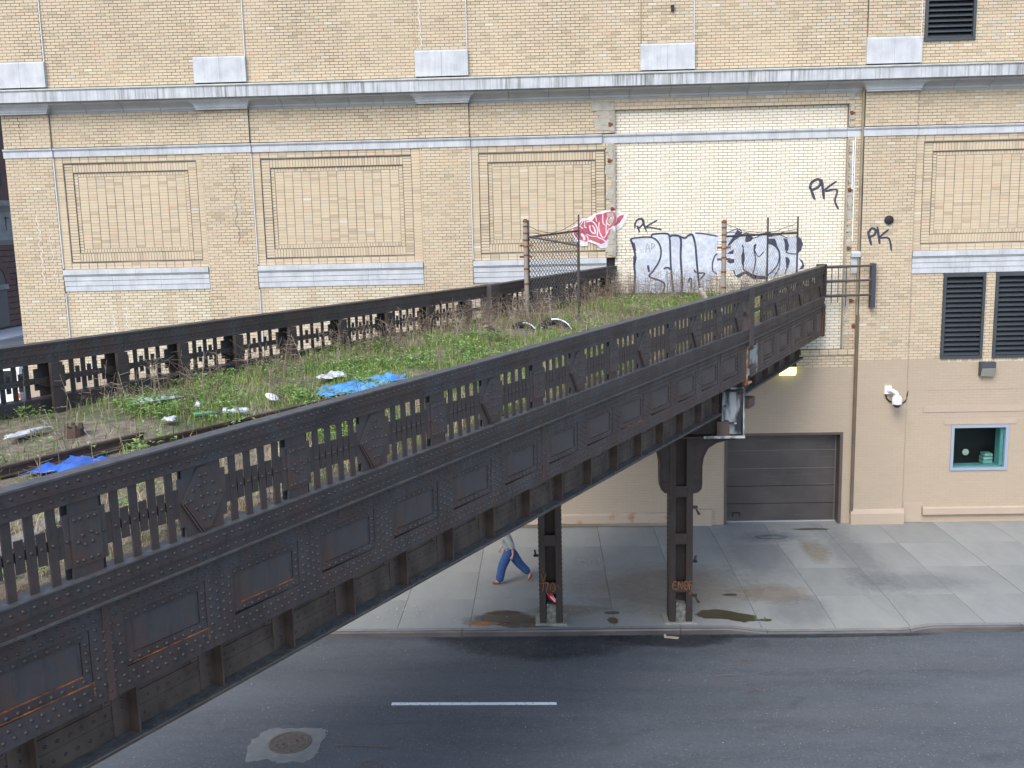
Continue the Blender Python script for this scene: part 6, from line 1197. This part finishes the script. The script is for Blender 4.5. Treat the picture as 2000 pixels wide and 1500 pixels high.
# van and car on the side avenue, seen through the far parapet
def vehicle(name, label, cat, loc, rz, L, W, H, hood, mt):
    t_ = thing(name, label, cat, loc, rz); mb = MB(); hh = H * 0.46; h0 = 0.32
    prof = [(-L / 2, h0), (-L / 2, hh + 0.1), (-L / 2 + 0.12, H - 0.12), (-L / 2 + 0.3, H), (L / 2 - hood - 0.9, H), (L / 2 - hood, hh + 0.12), (L / 2 - 0.15, hh - 0.02), (L / 2, hh - 0.25), (L / 2, h0)]
    mb.prism_y(prof, -W / 2, W / 2); mb.obj('body', mt, t_)
    gl = M('dark_car_glass', (0.02, 0.026, 0.035), None, rough=0.1)
    mb = MB(); mb.box(-L / 2 - 0.01, -L / 2 + 0.1, -W / 2 + 0.18, W / 2 - 0.18, hh + 0.18, H - 0.22); mb.obj('rear_window', gl, t_)
    for s in (-1, 1):
        mb = MB(); ya, yb = (s * W / 2, s * (W / 2 + 0.012)); mb.prism_y([(-L / 2 + 0.5, hh + 0.15), (L / 2 - hood - 0.2, hh + 0.15), (L / 2 - hood - 0.95, H - 0.2), (-L / 2 + 0.5, H - 0.2)], min(ya, yb), max(ya, yb)); mb.obj('side_window', gl, t_)
        mb = MB(); mb.box(-L / 2 - 0.02, -L / 2 + 0.05, s * (W / 2 - 0.12) - 0.11, s * (W / 2 - 0.12) + 0.11, 0.62, 0.95); mb.obj('tail_light', mt_tail, t_)
        for xw in (-L / 2 + 0.85, L / 2 - 0.9):
            mb = MB(); mb.tube([(xw, s * (W / 2 - 0.2), 0.33), (xw, s * (W / 2 + 0.01), 0.33)], 0.33, 16); wh = mb.obj('wheel', M_BLACK, t_)
            mb = MB(); mb.tube([(xw, s * (W / 2 + 0.005), 0.33), (xw, s * (W / 2 + 0.02), 0.33)], 0.18, 12); mb.obj('rim', M_ALU, wh)
    mb = MB(); mb.box(-L / 2 - 0.08, -L / 2 + 0.1, -W / 2, W / 2, 0.36, 0.58); mb.obj('bumper', M_WHITE if mt is M_WHITE else M_ALU, t_); return t_
mt_tail = M('orange_tail_lamp', (0.70, 0.13, 0.02), None, rough=0.2)
vehicle('parked_van', 'white van with an orange tail lamp on the side avenue', 'van', (-31.9, 27.4, -0.16), R(92), 5.2, 2.0, 2.5, 0.9, M_WHITE)
vehicle('parked_car', 'grey car beside the white van on the side avenue', 'car', (-29.0, 27.0, -0.16), R(92), 4.4, 1.75, 1.45, 1.1, M('grey_car_paint', (0.20, 0.21, 0.22), None, rough=0.3))
# the old brown building across the avenue
LB = thing('arched_building', 'dark brown arched building with a grey stone band across the avenue', 'building', (-57, 75, 0))
M_BRN = M('dark_brown_brick', (0.085, 0.040, 0.036), (0.125, 0.062, 0.052), 2, 0.85); M_GST = M('old_grey_stone', (0.17, 0.165, 0.15), (0.26, 0.25, 0.23), 1, 0.9)
mb = MB(); mb.box(-12, -0.3, -22, 14, -0.2, 30); mb.obj('wall', M_BRN, LB)
for z in np.arange(0.2, 8.6, 0.62):
    mb = MB(); mb.box(-0.3, 0.0, -22, 14, z, z + 0.56); mb.obj('stone_course', M_BRN, LB)
mb = MB(); mb.prism_y([(-0.3, 8.8), (0.05, 8.8), (0.3, 9.3), (0.3, 9.6), (0.1, 9.7), (0.05, 12.2), (0.1, 12.3), (0.7, 12.9), (0.75, 13.3), (-0.3, 13.5)], -22, 14.2); mb.obj('stone_band', M_GST, LB)
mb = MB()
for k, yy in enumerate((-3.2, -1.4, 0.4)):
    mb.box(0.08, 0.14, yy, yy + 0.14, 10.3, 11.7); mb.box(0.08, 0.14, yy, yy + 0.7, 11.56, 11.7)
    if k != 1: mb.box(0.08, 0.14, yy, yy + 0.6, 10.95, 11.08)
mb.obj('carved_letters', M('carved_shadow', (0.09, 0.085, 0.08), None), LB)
for yc in (-12.0, -4.6, 2.8, 9.6):
    A_ = [(yc + 2.2 * math.cos(t), 4.6 + 2.2 * math.sin(t)) for t in np.linspace(0, math.pi, 13)]; B2 = [(yc + 3.0 * math.cos(t), 4.6 + 3.0 * math.sin(t)) for t in np.linspace(math.pi, 0, 13)]
    for k in range(12):
        mb = MB(); q = [A_[k], A_[k + 1], B2[11 - k], B2[12 - k]]; mb.add([(0.12, y, z) for y, z in q] + [(-0.2, y, z) for y, z in q], [(0, 1, 2, 3), (7, 6, 5, 4), (0, 4, 5, 1), (1, 5, 6, 2), (2, 6, 7, 3), (3, 7, 4, 0)]); mb.obj('arch_stone', M_BRN, LB)
    mb = MB(); mb.box(0.005, 0.03, yc - 2.2, yc + 2.2, 0.3, 4.6); pts = [(y, z) for y, z in A_]; mb.add([(0.03, y, z) for y, z in pts], [tuple(range(len(pts)))]); mb.obj('arch_opening', M('dusty_screen', (0.10, 0.09, 0.085), None), LB)
    mb = MB(); mb.box(0.03, 0.2, yc - 2.4, yc + 2.4, 4.2, 4.7); mb.obj('transom', M_GST, LB)
for yc in (-8, -2, 4, 10):
    mb = MB(); mb.box(-0.31, -0.25, yc - 1.3, yc + 1.3, 15, 20); mb.obj('window', M_BLACK, LB)
mb = MB(); mb.box(-58, -52, 40, 92, -0.3, 0.0); tag(mb.obj('pavement', M('pale_pavement', (0.30, 0.31, 0.33), (0.36, 0.37, 0.39), 1, 0.9)), kind='structure')
mb = MB(); mb.add([(-46.4, 30, -0.155), (-46.1, 30, -0.155), (-46.1, 90, -0.155), (-46.4, 90, -0.155)], [(0, 1, 2, 3)]); tag(mb.obj('lane_marking', M_WHITE), kind='structure')
